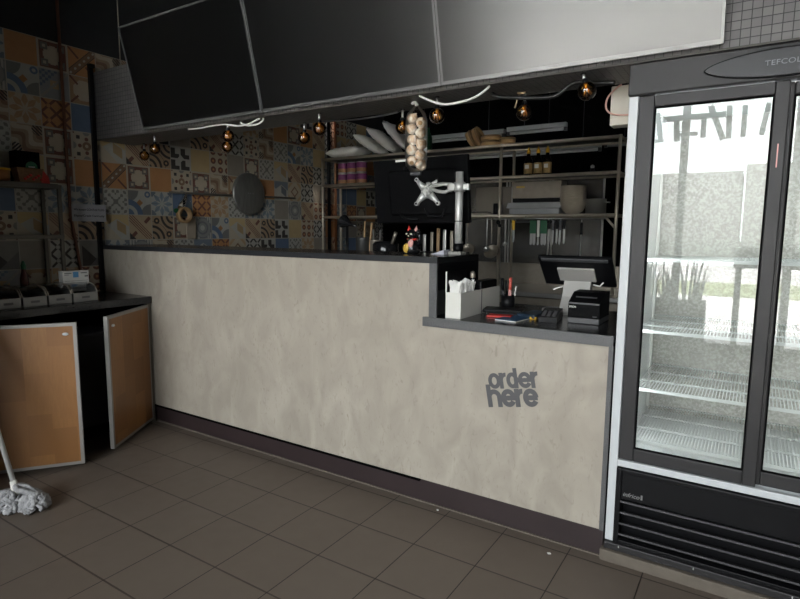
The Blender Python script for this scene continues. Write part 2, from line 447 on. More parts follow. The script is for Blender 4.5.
# ------------------------------------------------------------------ patterned wall tiles
CREAM, TAN, ORANGE = (0.47, 0.40, 0.30), (0.42, 0.28, 0.15), (0.47, 0.225, 0.085)
RED, BROWN, BLACK = (0.15, 0.055, 0.035), (0.21, 0.12, 0.07), (0.03, 0.024, 0.022)
BLUE, STEELB, GREY, LGREY = (0.10, 0.15, 0.24), (0.20, 0.25, 0.30), (0.22, 0.21, 0.19), (0.42, 0.41, 0.37)
YEL = (0.50, 0.37, 0.19)
def tile_mat(name, base, layers_fn):
    m, nt, b = new_mat('tile_'+name)
    uvn = nt.nodes.new('ShaderNodeUVMap'); sp = nt.nodes.new('ShaderNodeSeparateXYZ'); nt.links.new(uvn.outputs[0], sp.inputs[0])
    X.nt = nt
    u, v = X(sp.outputs['X']), X(sp.outputs['Y']); p, q = u-0.5, v-0.5; a, c = p.abs(), q.abs()
    nz = noise_node(nt, 18, 5)
    col = mix_col(nt, nz.outputs['Fac'], tuple(k*0.82 for k in base), tuple(min(1, k*1.12) for k in base))
    for mask, cc in layers_fn(u, v, p, q, a, c):
        col = mix_col(nt, mask.v, col, cc)
    col = mix_col(nt, (X(nz.outputs['Fac'])*0.12).v, col, GREY)
    grout = (xmax(a, c) > 0.484)
    nt.links.new(mix_col(nt, grout.v, col, (0.40, 0.37, 0.31)), b.inputs['Base Color'])
    b.inputs['Roughness'].default_value = 0.5
    return m
def lat(dark):
    def f(u, v, p, q, a, c):
        pu, pv = ((u*2).frac()-0.5).abs(), ((v*2).frac()-0.5).abs()
        return [(((pu-pv).abs() < 0.12) & (xmax(pu, pv) > 0.12), dark)]
    return f
def star(c1, c2):
    def f(u, v, p, q, a, c):
        r, th = xlen(p, q), xatan(q, p)
        ph = ((th*(8/(2*PI))+4.5).frac()-0.5).abs()          # 0 on a petal's spine, 0.5 between two
        petal = (ph < (1-((r-0.28)*(1/0.23)).abs())*0.46)
        return [((r > 0.50) & (a > 0.28) & (c > 0.28), c2), (petal, c1), (petal & (ph < 0.05), c2)]
    return f
def cube(c1, c2, c3):
    def f(u, v, p, q, a, c):
        return [((q > 0.32-a*0.6) | (u < 0.10), c1), ((p > 0) & (q < 0.28-p*0.6) & (p < 0.36) & (q > -0.10-p*0.6), c3), (((p+q) < -0.32), c2)]
    return f
T = {}
T['o'] = tile_mat('plain_orange', ORANGE, lambda *k: [])
T['b'] = tile_mat('plain_blue', BLUE, lambda *k: [])
T['e'] = tile_mat('plain_beige', YEL, lambda *k: [])
T['g'] = tile_mat('plain_grey', (0.27, 0.24, 0.20), lambda *k: [])
T['c'] = tile_mat('cross_frame', CREAM, lambda u, v, p, q, a, c: [
    ((xmax(a, c) > 0.29) & (xmax(a, c) < 0.44), RED),
    ((a > 0.16) & (c > 0.16) & (a < 0.40) & (c < 0.40), (0.15, 0.135, 0.12)), ((a > 0.23) & (c > 0.23) & (a < 0.33) & (c < 0.33), CREAM),
    ((xmin(a, c) < 0.09) & (xmax(a, c) < 0.32), CREAM)])
T['f'] = tile_mat('flower_dots', CREAM, lambda u, v, p, q, a, c: [
    (xlen(p, q) < 0.16, BROWN), (xlen(p, q) < 0.06, CREAM), (xlen(a-0.25, c) < 0.07, RED), (xlen(a, c-0.25) < 0.07, RED),
    ((a > 0.24) & (c > 0.24) & (a < 0.37) & (c < 0.37), BLACK), (xlen(a-0.5, c-0.0) < 0.13, GREY), (xlen(a, c-0.5) < 0.13, GREY), ((a > 0.43) & (c > 0.43), RED)])
T['s'] = tile_mat('tan_star', CREAM, star((0.38, 0.23, 0.12), TAN))
T['t'] = tile_mat('blue_star', LGREY, star(STEELB, (0.14, 0.17, 0.20)))
T['x'] = tile_mat('brown_lattice', ORANGE, lat(RED))
T['k'] = tile_mat('black_lattice', LGREY, lat(BLACK))
T['w'] = tile_mat('dark_scroll', (0.38, 0.27, 0.17), lambda u, v, p, q, a, c: [
    (((xlen(u, v)*26).sin() > 0.25) & (xlen(u, v) < 0.75), BLACK), (((xlen(1-u, 1-v)*26).sin() > 0.25) & (xlen(1-u, 1-v) < 0.62), BLACK),
    ((xlen(u-0.22, v-0.78) < 0.13) | (xlen(u-0.78, v-0.22) < 0.13), BLACK), ((xlen(u-0.22, v-0.78) < 0.05) | (xlen(u-0.78, v-0.22) < 0.05), TAN)])
T['d'] = tile_mat('diagonal_stripe', (0.45, 0.34, 0.22), lambda u, v, p, q, a, c: [
    (((p+q).abs() < 0.22) & (((p+q)*9).frac() < 0.42), RED), ((xlen(u-0.2, v-0.2) < 0.16) & ((p-q).abs() < 0.1), RED),
    ((xlen(u-0.8, v-0.8) < 0.16) & ((p-q).abs() < 0.1), RED), (((u < 0.12) | (v < 0.12)) & ((u+v) < 0.3), BLACK)])
T['q'] = tile_mat('beige_cube', LGREY, cube(YEL, (0.44, 0.38, 0.29), (0.36, 0.25, 0.13)))
T['u'] = tile_mat('blue_cube', LGREY, cube((0.16, 0.20, 0.25), LGREY, (0.13, 0.15, 0.18)))
T['l'] = tile_mat('grey_floral', LGREY, lambda u, v, p, q, a, c: [
    (((a*21).sin()*(c*21).sin() + ((a+c)*27).sin()*0.6 + ((a-c)*19).cos()*0.35) > 0.42, (0.17, 0.165, 0.15))])
T['y'] = tile_mat('black_key', LGREY, lambda u, v, p, q, a, c: [
    ((((u*2).frac() < 0.45) & ((v*2).frac() < 0.85)) | (((v*2).frac() < 0.36) & ((u*2).frac() < 0.85)), BLACK), ((a+c < 0.16), LGREY)])
T['z'] = tile_mat('brown_swirl', (0.33, 0.24, 0.16), lambda u, v, p, q, a, c: [
    ((((p+q)*7 + ((p-q)*6).sin()*1.4).sin() > 0.55), CREAM), ((((p+q)*7 + ((p-q)*6).sin()*1.4).sin() < -0.72), BROWN),
    ((xlen(u-0.85, v-0.85) < 0.2) & (((u+v)*8).frac() < 0.6), BLACK), ((xlen(u-0.12, v-0.15) < 0.2) & (((u-v)*8).frac() < 0.6), BLACK)])
T['n'] = tile_mat('blue_ornament', LGREY, lambda u, v, p, q, a, c: [
    (xlen(u, 1-v) < 0.46, (0.17, 0.17, 0.165)), (xlen(1-u, v) < 0.46, (0.17, 0.17, 0.165)), ((xlen(u, v) < 0.62) & (xlen(u, v) > 0.40), BLUE),
    ((xlen(u, v) < 0.25), BLUE), ((xlen(u-0.85, v-0.85) < 0.13), BLUE), ((xlen(u-0.85, v-0.85) < 0.06), LGREY), ((a+c) < 0.14, (0.36, 0.17, 0.06))])
T['r'] = tile_mat('red_dots', CREAM, lambda u, v, p, q, a, c: [
    (xlen((u*2.5).frac()-0.5, (v*2.5).frac()-0.5) < 0.36, RED), (xlen((u*2.5).frac()-0.5, (v*2.5).frac()-0.5) < 0.13, ORANGE)])
T['i'] = tile_mat('grey_circles', (0.25, 0.25, 0.24), lambda u, v, p, q, a, c: [
    (((xlen(p, q)*30).sin() > 0.35), (0.15, 0.16, 0.17)), ((xlen(p, q) < 0.12), LGREY), (((a+c) > 0.62) & (((u*8).frac() < 0.5)), LGREY)])
T['p'] = tile_mat('brown_octagon', (0.34, 0.21, 0.11), lambda u, v, p, q, a, c: [
    ((xmax(a, c) < 0.36) & ((a+c) < 0.5), CREAM), (((a-c).abs() < 0.05) & (xlen(p, q) > 0.28), RED)])
T['m'] = tile_mat('diamond', CREAM, lambda u, v, p, q, a, c: [
    (((a+c) < 0.30) & ((a+c) > 0.20), BROWN), (((a+c) > 0.62) & ((a+c) < 0.80), TAN)])
T['v'] = tile_mat('dotted_ribbon', ORANGE, lambda u, v, p, q, a, c: [
    ((p-q).abs() < 0.16, BROWN), (((p-q).abs() < 0.10) & (xlen(((u+v)*3).frac()-0.5, (p-q)*4) < 0.22), LGREY), (((p-q).abs() > 0.16) & ((p-q).abs() < 0.19), BLACK), (((p+q).abs() < 0.05) & ((p-q).abs() > 0.25), RED)])
T['h'] = tile_mat('check_patchwork', (0.25, 0.26, 0.26), lambda u, v, p, q, a, c: [
    ((u+(1-v) < 0.7) & ((((u*5).frac() < 0.5) & ((v*5).frac() < 0.5)) | (((u*5).frac() > 0.5) & ((v*5).frac() > 0.5))), (0.10, 0.13, 0.19)),
    ((xmax(a, c) < 0.14), TAN), ((xmax(a, c) < 0.05), LGREY), (((u-v).abs() < 0.06), (0.30, 0.28, 0.24))])
T['j'] = tile_mat('dark_wedge', (0.20, 0.19, 0.175), lambda u, v, p, q, a, c: [(((u+v) < 0.9) & (u > 0.1), BLACK), (((u-v) > 0.35), (0.11, 0.10, 0.10))])
TK = list(T.keys())
ROW = {   # row -> the pictured run of patterns, column -4 first (columns 20 cm wide, rows 19.5 cm high)
    6: 'tocvzdlkgfqe', 5: 'inhpelzbtcuszocodk', 4: 'zsxbfuygwdkfzlntei', 3: 'lzcfqdwyergclqdwkt', 2: 'gecovcofczpnoumkgdb',
    1: 'blttlntbxslttgidrx', 0: 'fqdwqdwcinqdwyerko', -1: 'jgkjtizluxmkyblsgd'}

YW0, YW1 = -5.0, 3.8
XL = -1.2
def tile_wall():
    bm = bmesh.new(); uvl = bm.loops.layers.uv.new('UVMap')
    ty, tz, oy, oz = 0.199, 0.195, 0.033, 1.305
    rnd = random.Random(3)
    j0, j1 = -7, 6
    i0, i1 = math.floor((YW0-oy)/ty), math.ceil((YW1-oy)/ty)
    for j in range(j0, j1+1):
        for i in range(i0, i1):
            y0, y1 = max(YW0, oy+i*ty), min(YW1, oy+(i+1)*ty)
            z0, z1 = max(0, oz+j*tz), oz+(j+1)*tz
            k = i+4; r = ROW.get(j, '')
            key = r[k] if 0 <= k < len(r) else rnd.choice(TK)
            vs = [bm.verts.new((XL, y, z)) for y, z in ((y0, z0), (y1, z0), (y1, z1), (y0, z1))]
            f = bm.faces.new(vs); f.material_index = TK.index(key)
            uu = [( (y-oy)/ty-i, (z-oz)/tz-j) for y, z in ((y0, z0), (y1, z0), (y1, z1), (y0, z1))]
            for l, q in zip(f.loops, uu): l[uvl].uv = q
    # the tiles' backing slab, flush with the paint above
    me = bpy.data.meshes.new('wall_left'); bm.to_mesh(me); bm.free()
    for k in TK: me.materials.append(T[k])
    o = bpy.data.objects.new('wall_left', me); COL.objects.link(o); struct(o)
    return o
tile_wall()
TOPT = 1.305+7*0.195
H = 3.6

# ------------------------------------------------------------------ the setting
def sbox(name, m, *a):
    return struct(MB().bb(*a).build(name, m))
sbox('floor', M['floor'], -1.3, 4.7, -5.1, 3.9, -0.1, 0.0)
sbox('ceiling', M['dark_wall'], -1.3, 4.7, -5.1, 3.9, H, H+0.1)
sbox('wall_left_core', M['dark_wall'], -1.3, XL-0.003, -5.1, 3.9, 0, H)
sbox('wall_left_upper', M['dark_wall'], XL-0.003, XL+0.004, -5.0, 3.8, TOPT, H)
sbox('wall_back', M['black_paint'], -1.2, 4.6, 3.8, 3.9, 0, H)
sbox('added_shade_wall', M['dark_wall'], -1.196, -0.22, -2.2, -1.35, 0, H)  # added wall out of view, blocks window light to darken the left side
sbox('wall_right', M['light_wall'], 4.6, 4.7, -5.0, 3.8, 0, H)
sbox('added_light_stop_wall', M['dark_wall'], 3.56, 4.6, 0.0, 0.12, 0, 2.03)  # unseen wall, added to keep window light out of the kitchen
# shopfront
WX0, WX1, WZ0, WZ1 = 0.0, 4.4, 0.06, 3.4
fwll = MB()
fwll.bb(-1.2, WX0, -5.1, -5.0, 0, H); fwll.bb(WX1, 4.6, -5.1, -5.0, 0, H)
fwll.bb(WX0, WX1, -5.1, -5.0, 0, WZ0); fwll.bb(WX0, WX1, -5.1, -5.0, WZ1, H)
struct(fwll.build('wall_front', M['light_wall']))
for i in range(4):
    xa = WX0+i*1.1; xb = xa+1.1
    wf = MB()
    wf.bb(xa, xa+0.04, -5.08, -5.02, WZ0, WZ1); wf.bb(xb-0.04, xb, -5.08, -5.02, WZ0, WZ1)
    wf.bb(xa+0.04, xb-0.04, -5.08, -5.02, WZ0, WZ0+0.05); wf.bb(xa+0.04, xb-0.04, -5.08, -5.02, WZ1-0.05, WZ1)
    wo = struct(wf.build('window_%d' % (i+1), M['anthracite']))
    pn = MB().bb(xa+0.04, xb-0.04, -5.052, -5.048, WZ0+0.05, WZ1-0.05).build('pane', M['glass'], wo)
# street outside
sbox('street_pavement', mat('pavement', (0.48, 0.465, 0.465), 0.9, scale=4), -14, 18, -12, -5.1, -0.12, -0.02)
sbox('street_grass_verge', mat('verge_grass', (0.10, 0.115, 0.05), 0.95, var=0.4, scale=20), -14, 18, -16, -12, -0.12, -0.01)
sbox('street_road', mat('asphalt', (0.33, 0.317, 0.317), 0.9, scale=20), -14, 18, -26, -16, -0.14, -0.05)
st = MB()
st.bb(-14, 2.0, -40, -36, -0.1, 5.0); st.bb(2.2, 12.0, -39, -35.5, -0.1, 5.3); st.bb(12.4, 18, -40, -36, -0.1, 4.2)
struct(st.build('street_houses', mat('pale_render', (0.115, 0.110, 0.106), 0.9, scale=1.0)))
hg = MB(); hg.bb(-14, 18, -33, -31.5, -0.1, 1.0)
struct(hg.build('street_hedge', mat('hedge_green', (0.09, 0.095, 0.085), 0.95, var=0.5, scale=4)))

# ------------------------------------------------------------------ service counter
RX0, RX1, RXL = -1.18, 1.707, 2.535
ct = thing('service_counter', 'long concrete-faced counter with dark stone tops, raised bar and low till end', 'counter', (0, 0, 0))
MB(ct).prism([(RX0, 0.125), (2.515, 0.125), (2.515, 0.94), (1.662, 0.94), (1.662, 1.235), (RX0, 1.235)], 0.0, 0.05).build('front_panel', M['concrete'], ct)
MB(ct).bb(RX0, 2.53, 0.012, 0.06, 0.0, 0.125).build('kick_board', M['kick'], ct)
MB(ct).bb(RX0, 1.702, 0.05, 0.46, 0.10, 1.235).build('bar_carcass', M['black_paint'], ct)
MB(ct).bb(1.702, 2.515, 0.05, 0.70, 0.10, 0.94).build('till_carcass', M['black_paint'], ct)
MB(ct).bb(RX0, RX1, 0.0, 0.47, 1.235, 1.266, 0.002).build('bar_top', M['stone'], ct)
e = MB(ct); e.bb(RX0, RX1, -0.010, 0.0, 1.236, 1.266); e.build('bar_edge_trim', M['bar_edge_shaded'], ct)
e = MB(ct); e.bb(1.665, RX1, -0.010, 0.0, 0.972, 1.236); e.build('bar_end_trim', M['stone_edge'], ct)
MB(ct).bb(RX0-0.006, RX0, -0.01, 0.0, 0.126, 1.266).build('bar_end_trim', M['bar_edge_shaded'], ct)
MB(ct).bb(1.70, RX1, 0.0, 0.47, 0.972, 1.235).build('bar_end_panel', M['black_gloss'], ct)
MB(ct).bb(1.64, RXL, -0.014, 0.75, 0.942, 0.971, 0.002).build('till_top', M['stone'], ct)
e = MB(ct); e.bb(1.64, RXL, -0.026, -0.014, 0.928, 0.972); e.bb(2.517, RXL, -0.014, 0.0, 0.128, 0.928)
e.build('till_edge_trim', M['stone_edge'], ct)
MB(ct).bb(RX0, 1.62, -0.004, 0.012, 0.112, 0.124).build('torn_seal', M['black_paint'], ct)
MB(ct).bb(RX0, 2.53, 0.004, 0.012, 0.0, 0.006).build('floor_bead', M['concrete_edge'], ct)
lt = MB(ct)
def ribbon(pts, wd, ox, oz, sc, rot, y):
    """flat stroke of constant width along a polyline given in x-height units"""
    n = len(pts); L, R = [], []
    for i, (px, pz) in enumerate(pts):
        ax_, az_ = pts[max(i-1, 0)]; bx_, bz_ = pts[min(i+1, n-1)]
        dx, dz = bx_-ax_, bz_-az_; l = math.hypot(dx, dz) or 1; nx, nz_ = -dz/l*wd/2, dx/l*wd/2
        for lst, sg in ((L, 1), (R, -1)):
            u, v = (px+sg*nx)*sc, (pz+sg*nz_)*sc
            lst.append(Vector((ox+u*math.cos(rot)-v*math.sin(rot), y, oz+u*math.sin(rot)+v*math.cos(rot)))-lt.off)
    A = [lt.bm.verts.new(q) for q in L]; B = [lt.bm.verts.new(q) for q in R]
    for i in range(n-1): lt.bm.faces.new((A[i], A[i+1], B[i+1], B[i]))
def arc(cx, cz, rx, rz, a0, a1, n=20):
    return [(cx+rx*math.cos(math.radians(a0+(a1-a0)*k/n)), cz+rz*math.sin(math.radians(a0+(a1-a0)*k/n))) for k in range(n+1)]
def glyph(ch, x, wd, asc):
    h = wd/2
    if ch == 'o': return [arc(x+.40, .5, .40-h, .5-h, 0, 360, 30)], .72
    if ch == 'd': return [arc(x+.38, .5, .38-h, .5-h, 0, 360, 30), [(x+.72-h, 0), (x+.72-h, asc)]], .73
    if ch == 'e': return [arc(x+.42, .5, .42-h, .5-h, 2, 330, 30), [(x+h, .5), (x+.84-h*.4, .5)]], .77
    if ch == 'r': return [[(x+h, 0), (x+h, 1)], arc(x+h+.30, .52, .30, .48-h, 178, 84, 12)], .45
    if ch == 'h': return [[(x+h, 0), (x+h, asc)], arc(x+.42, .56, .42-h, .44-h, 178, 0, 16)+[(x+.84-h, 0)]], .80
def word(w_, ox, oz, sc, width, rot, wd, asc, y):
    gl, x = [], 0
    for ch in w_:
        g, adv = glyph(ch, x, wd, asc); gl += g; x += adv
    k = width/sc/(max(p[0] for g in gl for p in g)+wd/2)
    for i, g in enumerate(gl): ribbon([(p*k, q) for p, q in g], wd, ox, oz, sc, rot, y-.00015*i)
R10 = math.radians(10.4)
word('order', 1.992, .660, .074, .252, R10, .25, 1.26, -.002)
word('here', 1.9915, .5725, .084, .257, R10, .27, 1.28, -.0035)
lt.build('lettering', mat('letter_paint', (0.085, 0.085, 0.09), 0.6), ct, 'dark grey lettering reading order here')

# ------------------------------------------------------------------ bulkhead over the counter
bk = thing('bulkhead', 'dark mosaic-clad bulkhead hanging over the counter and the fridge', 'bulkhead', (0, 0, 2.04))
MB(bk).bb(-1.19, 4.0, 0.0, 0.30, 2.04, 2.52).build('mosaic_box', M['mosaic'], bk)
ed = MB(bk); ed.bb(-1.19, 4.0, -0.004, 0.004, 2.036, 2.044); ed.build('edge_bead', mat('edge_bead', (0.045, 0.04, 0.033), 0.6), bk)
for x in (-0.93, 1.3, 3.3):
    MB(bk).cyl((x, 0.06, 2.52), (x, 0.06, 3.595), 0.004, seg=8).build('suspension_rod', M['dull_steel'], bk)

# ------------------------------------------------------------------ three tilted menu displays
M['bezel'] = mat('bezel_silver', (0.16, 0.16, 0.16), 0.35, 0.5, var=0.05)
def display(i, xa, xb, label):
    W = xb-xa-0.004; Ht = 0.635
    o = thing('menu_display', label, 'screen', ((xa+xb)/2, -0.034, 2.052), (math.radians(13.0), 0, 0), 'tilted menu screens')
    MB().bb(-W/2, W/2, 0.0, 0.030, 0, Ht, 0.004).build('housing', M['black_plastic'], o)
    b_ = MB(); t = 0.010
    b_.bb(-W/2, W/2, -0.006, 0.0, 0, 0.016); b_.bb(-W/2, W/2, -0.006, 0.0, Ht-t, Ht)
    b_.bb(-W/2, -W/2+t, -0.006, 0.0, 0.016, Ht-t); b_.bb(W/2-t, W/2, -0.006, 0.0, 0.016, Ht-t)
    b_.build('bezel', M['bezel'], o)
    MB().bb(-W/2+t, W/2-t, -0.0035, 0.0, 0.016, Ht-t).build('screen', M['panel'], o)
    br = MB(); br.bb(-0.2, 0.2, 0.030, 0.036, 0.2, 0.5); br.bb(-0.16, -0.12, 0.036, 0.135, 0.43, 0.47); br.bb(0.12, 0.16, 0.036, 0.135, 0.43, 0.47)
    br.build('wall_bracket', M['black_plastic'], o)
    return o
display(0, -0.551, 0.579, 'dark blank tilted screen at the left end, above the tiled wall')
display(1, 0.579, 1.730, 'middle one of the three tilted blank screens over the counter')
display(2, 1.730, 2.852, 'pale shining tilted screen at the right, nearest the fridge')

# ------------------------------------------------------------------ fridge
FX0, FX1, FY1 = 2.54, 3.52, 0.74
fp = MB(); fp.bb(2.525, 4.0, -0.02, 0.80, 0.0, 0.05, 0.004)
tag(fp.build('plinth', M['concrete_edge']), 'low concrete plinth under the drinks fridge', 'plinth')
fr = thing('display_fridge', 'tall white and black two-door sliding glass drinks fridge on a concrete plinth', 'fridge', (FX0, 0, 0.05))
cs = MB(fr)
cs.bb(FX0, FX0+0.03, 0.02, FY1, 0.09, 2.02); cs.bb(FX1-0.03, FX1, 0.02, FY1, 0.09, 2.02)
cs.bb(FX0+0.03, FX1-0.03, FY1-0.04, FY1, 0.09, 2.02); cs.bb(FX0+0.03, FX1-0.03, 0.06, FY1-0.04, 1.95, 2.02)
cs.bb(FX0+0.03, FX1-0.03, 0.06, FY1-0.04, 0.42, 0.47)
cs.build('cabinet', M['white_enamel'], fr)
ln = MB(fr)
ln.bb(FX0+0.031, FX0+0.045, 0.065, FY1-0.045, 0.471, 1.945); ln.bb(FX1-0.045, FX1-0.031, 0.065, FY1-0.045, 0.471, 1.945)
ln.bb(FX0+0.045, FX1-0.045, 0.065, FY1-0.045, 0.471, 0.485); ln.bb(FX0+0.045, FX1-0.045, 0.065, FY1-0.045, 1.93, 1.945)
ln.build('liner', mat('liner_white', (0.70, 0.71, 0.70), 0.35, var=0.03), fr)
MB(fr).bb(FX0+0.045, FX1-0.045, FY1-0.055, FY1-0.046, 0.485, 1.93).build('liner_back', M['frost'], fr)
wf = MB(fr)
wf.bb(FX0, FX0+0.034, 0.0, 0.02, 0.09, 1.915, 0.002); wf.bb(FX1-0.034, FX1, 0.0, 0.02, 0.09, 1.915, 0.002)
wf.bb(FX0+0.034, FX1-0.034, 0.0, 0.02, 0.424, 0.452, 0.002)
wf.build('front_frame', M['white_enamel'], fr)
hd = MB(fr).bb(FX0-0.002, FX1+0.002, -0.02, 0.06, 1.912, 2.03, 0.006).build('header', M['anthracite'], fr)
XC = (FX0+FX1)/2
def lens(rx, rz, n=40):
    # pointed oval
    pts = []
    for k in range(n):
        t = 2*PI*k/n; c_, s_ = math.cos(t), math.sin(t)
        pts.append((XC+0.008+rx*c_, 1.967+rz*math.copysign(abs(s_)**1.25, s_)))
    return pts
MB(fr).prism(lens(0.246, 0.049), -0.024, -0.020).build('emblem_rim', M['matte_black'], hd)
MB(fr).prism(lens(0.239, 0.043), -0.028, -0.024).build('emblem', mat('emblem_plate', (0.022, 0.023, 0.026), 0.4, var=0.05, spec=0.4), hd, 'oval badge reading TEFCOLD')
tm = text_mesh('TEFCOLD', 1.0, 0.004, 0.0, 1.05)
MB(fr).add_mesh(tm, fit_text(tm, XC-0.052, XC+0.070, 1.9585, 1.9755, -0.0305)).build('emblem_text', mat('badge_silver', (0.17, 0.18, 0.20), 0.4), hd)
def slide_door(x0, x1, y, gx0, gx1, lab):
    d_ = MB(fr); z0, z1, gz0, gz1 = 0.455, 1.910, 0.508, 1.868
    d_.bb(x0, gx0, y, y+0.026, z0, z1, 0.003); d_.bb(gx1, x1, y, y+0.026, z0, z1, 0.003)
    d_.bb(gx0, gx1, y, y+0.026, z0, gz0, 0.003); d_.bb(gx0, gx1, y, y+0.026, gz1, z1, 0.003)
    dd = d_.build('sliding_door', M['anthracite'], fr, lab)
    MB(fr).bb(gx0, gx1, y+0.011, y+0.014, gz0, gz1).build('pane', M['door_glass'], dd)
    g_ = MB(fr)
    for a_, b_, c_, e_ in ((gx0, gx0+0.006, gz0, gz1), (gx1-0.006, gx1, gz0, gz1), (gx0+0.006, gx1-0.006, gz0, gz0+0.006), (gx0+0.006, gx1-0.006, gz1-0.006, gz1)):
        g_.bb(a_, b_, y+0.004, y+0.010, c_, e_)
    g_.build('seal', M['black_paint'], dd)
    return dd
dl = slide_door(2.576, 3.058, 0.004, 2.632, 3.015, 'left sliding glass door, running in front')
MB(fr).bb(3.034, 3.038, 0.001, 0.004, 1.62, 1.70).build('finger_pull', M['pink'], dl)
slide_door(3.010, 3.484, 0.034, 3.072, 3.446, 'right sliding glass door, set behind the left one')
def wire_shelf(z, y0, y1, n=72, label=None):
    s_ = MB(fr); x0, x1 = FX0+0.05, FX1-0.05
    for k in range(n):
        x = x0+0.008+(x1-x0-0.016)*k/(n-1)
        s_.tube([(x, y0, z), (x, y1, z)], 0.0019, 4)
    for k in range(4):
        y = y0+(y1-y0)*k/3
        s_.tube([(x0, y, z-0.004), (x1, y, z-0.004)], 0.0045, 6)
    s_.bb(x0, x1, y0-0.006, y0-0.002, z-0.008, z+0.005)
    return s_.build('wire_shelf', mat('shelf_wire', (0.62, 0.64, 0.63), 0.4, var=0.04), fr)
for z, ya, yb in ((0.522, 0.085, 0.66), (0.735, 0.12, 0.66), (0.985, 0.12, 0.66), (1.28, 0.16, 0.66)):
    wire_shelf(z, ya, yb)
for x in (FX0+0.052, FX1-0.052):
    for y in (0.16, 0.60):
        MB(fr).bb(x-0.006, x+0.006, y-0.01, y+0.01, 0.53, 1.92).build('shelf_rail', M['alu'], fr)
lp = MB(fr).cyl((FX0+0.08, 0.085, 1.905), (FX1-0.08, 0.085, 1.905), 0.013, seg=12)
em = bpy.data.materials.new('fridge_tube'); em.use_nodes = True
em.node_tree.nodes['Principled BSDF'].inputs['Emission Color'].default_value = (0.9, 0.96, 1.0, 1)
em.node_tree.nodes['Principled BSDF'].inputs['Emission Strength'].default_value = 17.0
lp.build('light_tube', em, fr)
for x in (FX0+0.062, FX1-0.062):
    MB(fr).cyl((x, 0.078, 0.56), (x, 0.078, 1.86), 0.010, seg=12).build('light_tube', em, fr)
gr = MB(fr)
gx0, gx1 = FX0+0.034, FX1-0.034
gr.bb(gx0, gx0+0.022, -0.012, 0.03, 0.09, 0.420, 0.003); gr.bb(gx1-0.022, gx1, -0.012, 0.03, 0.09, 0.420, 0.003)
gr.bb(gx0+0.022, gx1-0.022, -0.012, 0.03, 0.400, 0.420, 0.003); gr.bb(gx0+0.022, gx1-0.022, -0.004, 0.03, 0.288, 0.400)
gr.bb(gx0+0.022, gx1-0.022, 0.050, 0.06, 0.09, 0.288)
gr.bb(gx0+0.022, gx1-0.022, -0.008, 0.03, 0.09, 0.106, 0.002)
grille = gr.build('grille', M['black_plastic'], fr)
for z in (0.270, 0.222, 0.174, 0.126):
    s_ = MB(fr)
    s_.prism([(-0.012, z+0.012), (-0.012, z+0.004), (0.048, z-0.018), (0.048, z-0.012)], gx0+0.022, gx1-0.022, axis='x')
    s_.build('louvre', M['grey_plastic'], fr)
M['badge_grey'] = mat('badge_grey', (0.22, 0.22, 0.22), 0.5)
tm = text_mesh('infrico', 1.0, 0.01, 0.0, 1.0, 0.25)
MB(fr).add_mesh(tm, fit_text(tm, 2.604, 2.668, 0.302, 0.320, -0.0055)).build('maker_lettering', M['badge_grey'], grille)
MB(fr).bb(2.672, 2.679, -0.006, -0.004, 0.302, 0.322).build('maker_mark', M['badge_grey'], grille)
MB(fr).bb(FX0, FX1, -0.016, 0.03, 0.058, 0.088, 0.003).build('kick_tray', M['anthracite'], fr)
for x in (2.60, 2.88, 3.2):
    MB(fr).bb(x-0.002, x+0.002, -0.018, -0.014, 0.075, 0.084).build('tray_clip', M['chrome'], fr)
for x, y in ((FX0+0.06, 0.08), (FX1-0.06, 0.08), (FX0+0.06, 0.66), (FX1-0.06, 0.66)):
    MB(fr).cyl((x, y, 0.05), (x, y, 0.092), 0.02, seg=12).build('foot', M['black_plastic'], fr)

# ------------------------------------------------------------------ bulbs and cables under the bulkhead
def bulb(x, y, z, tilt, label):
    o = thing('hanging_bulb', label, 'light bulb', (x, y, 2.04), tilt, 'amber globe bulbs under the bulkhead')
    L = 2.04-z
    MB().cyl((0, 0, -0.005), (0, 0, -(L-0.048)), 0.0065, seg=8).build('stem', M['chrome'], o)
    MB().cyl((0, 0, -0.004), (0, 0, 0.0), 0.011, seg=14).build('ceiling_cup', M['black_plastic'], o)
    MB().cyl((0, 0, -(L-0.050)), (0, 0, -(L-0.033)), 0.011, 0.0135, seg=14).build('lamp_holder', M['black_plastic'], o)
    c = (0, 0, -L); pr = [(0.012, 0.036)]
    for k in range(1, 15):
        t = math.radians(20+160*k/14); pr.append((0.038*math.sin(t), 0.038*math.cos(t)))
    pr[-1] = (0, -0.038)
    MB().lathe(pr, c, 20).build('globe', M['bulb_glass'], o)
    f_ = MB(); f_.cyl((0, 0, -L+0.034), (0, 0, -L+0.006), 0.011, 0.007, seg=10)
    for k in range(6):
        a = 2*PI*k/6
        f_.tube([(0.004*math.cos(a), 0.004*math.sin(a), -L+0.022), (0.016*math.cos(a), 0.016*math.sin(a), -L-0.016)], 0.0018, 5)
    f_.build('filament', M['filament'], o)
    return o
M['filament'] = mat('gold_support', (0.85, 0.55, 0.22), 0.25, 0.7)
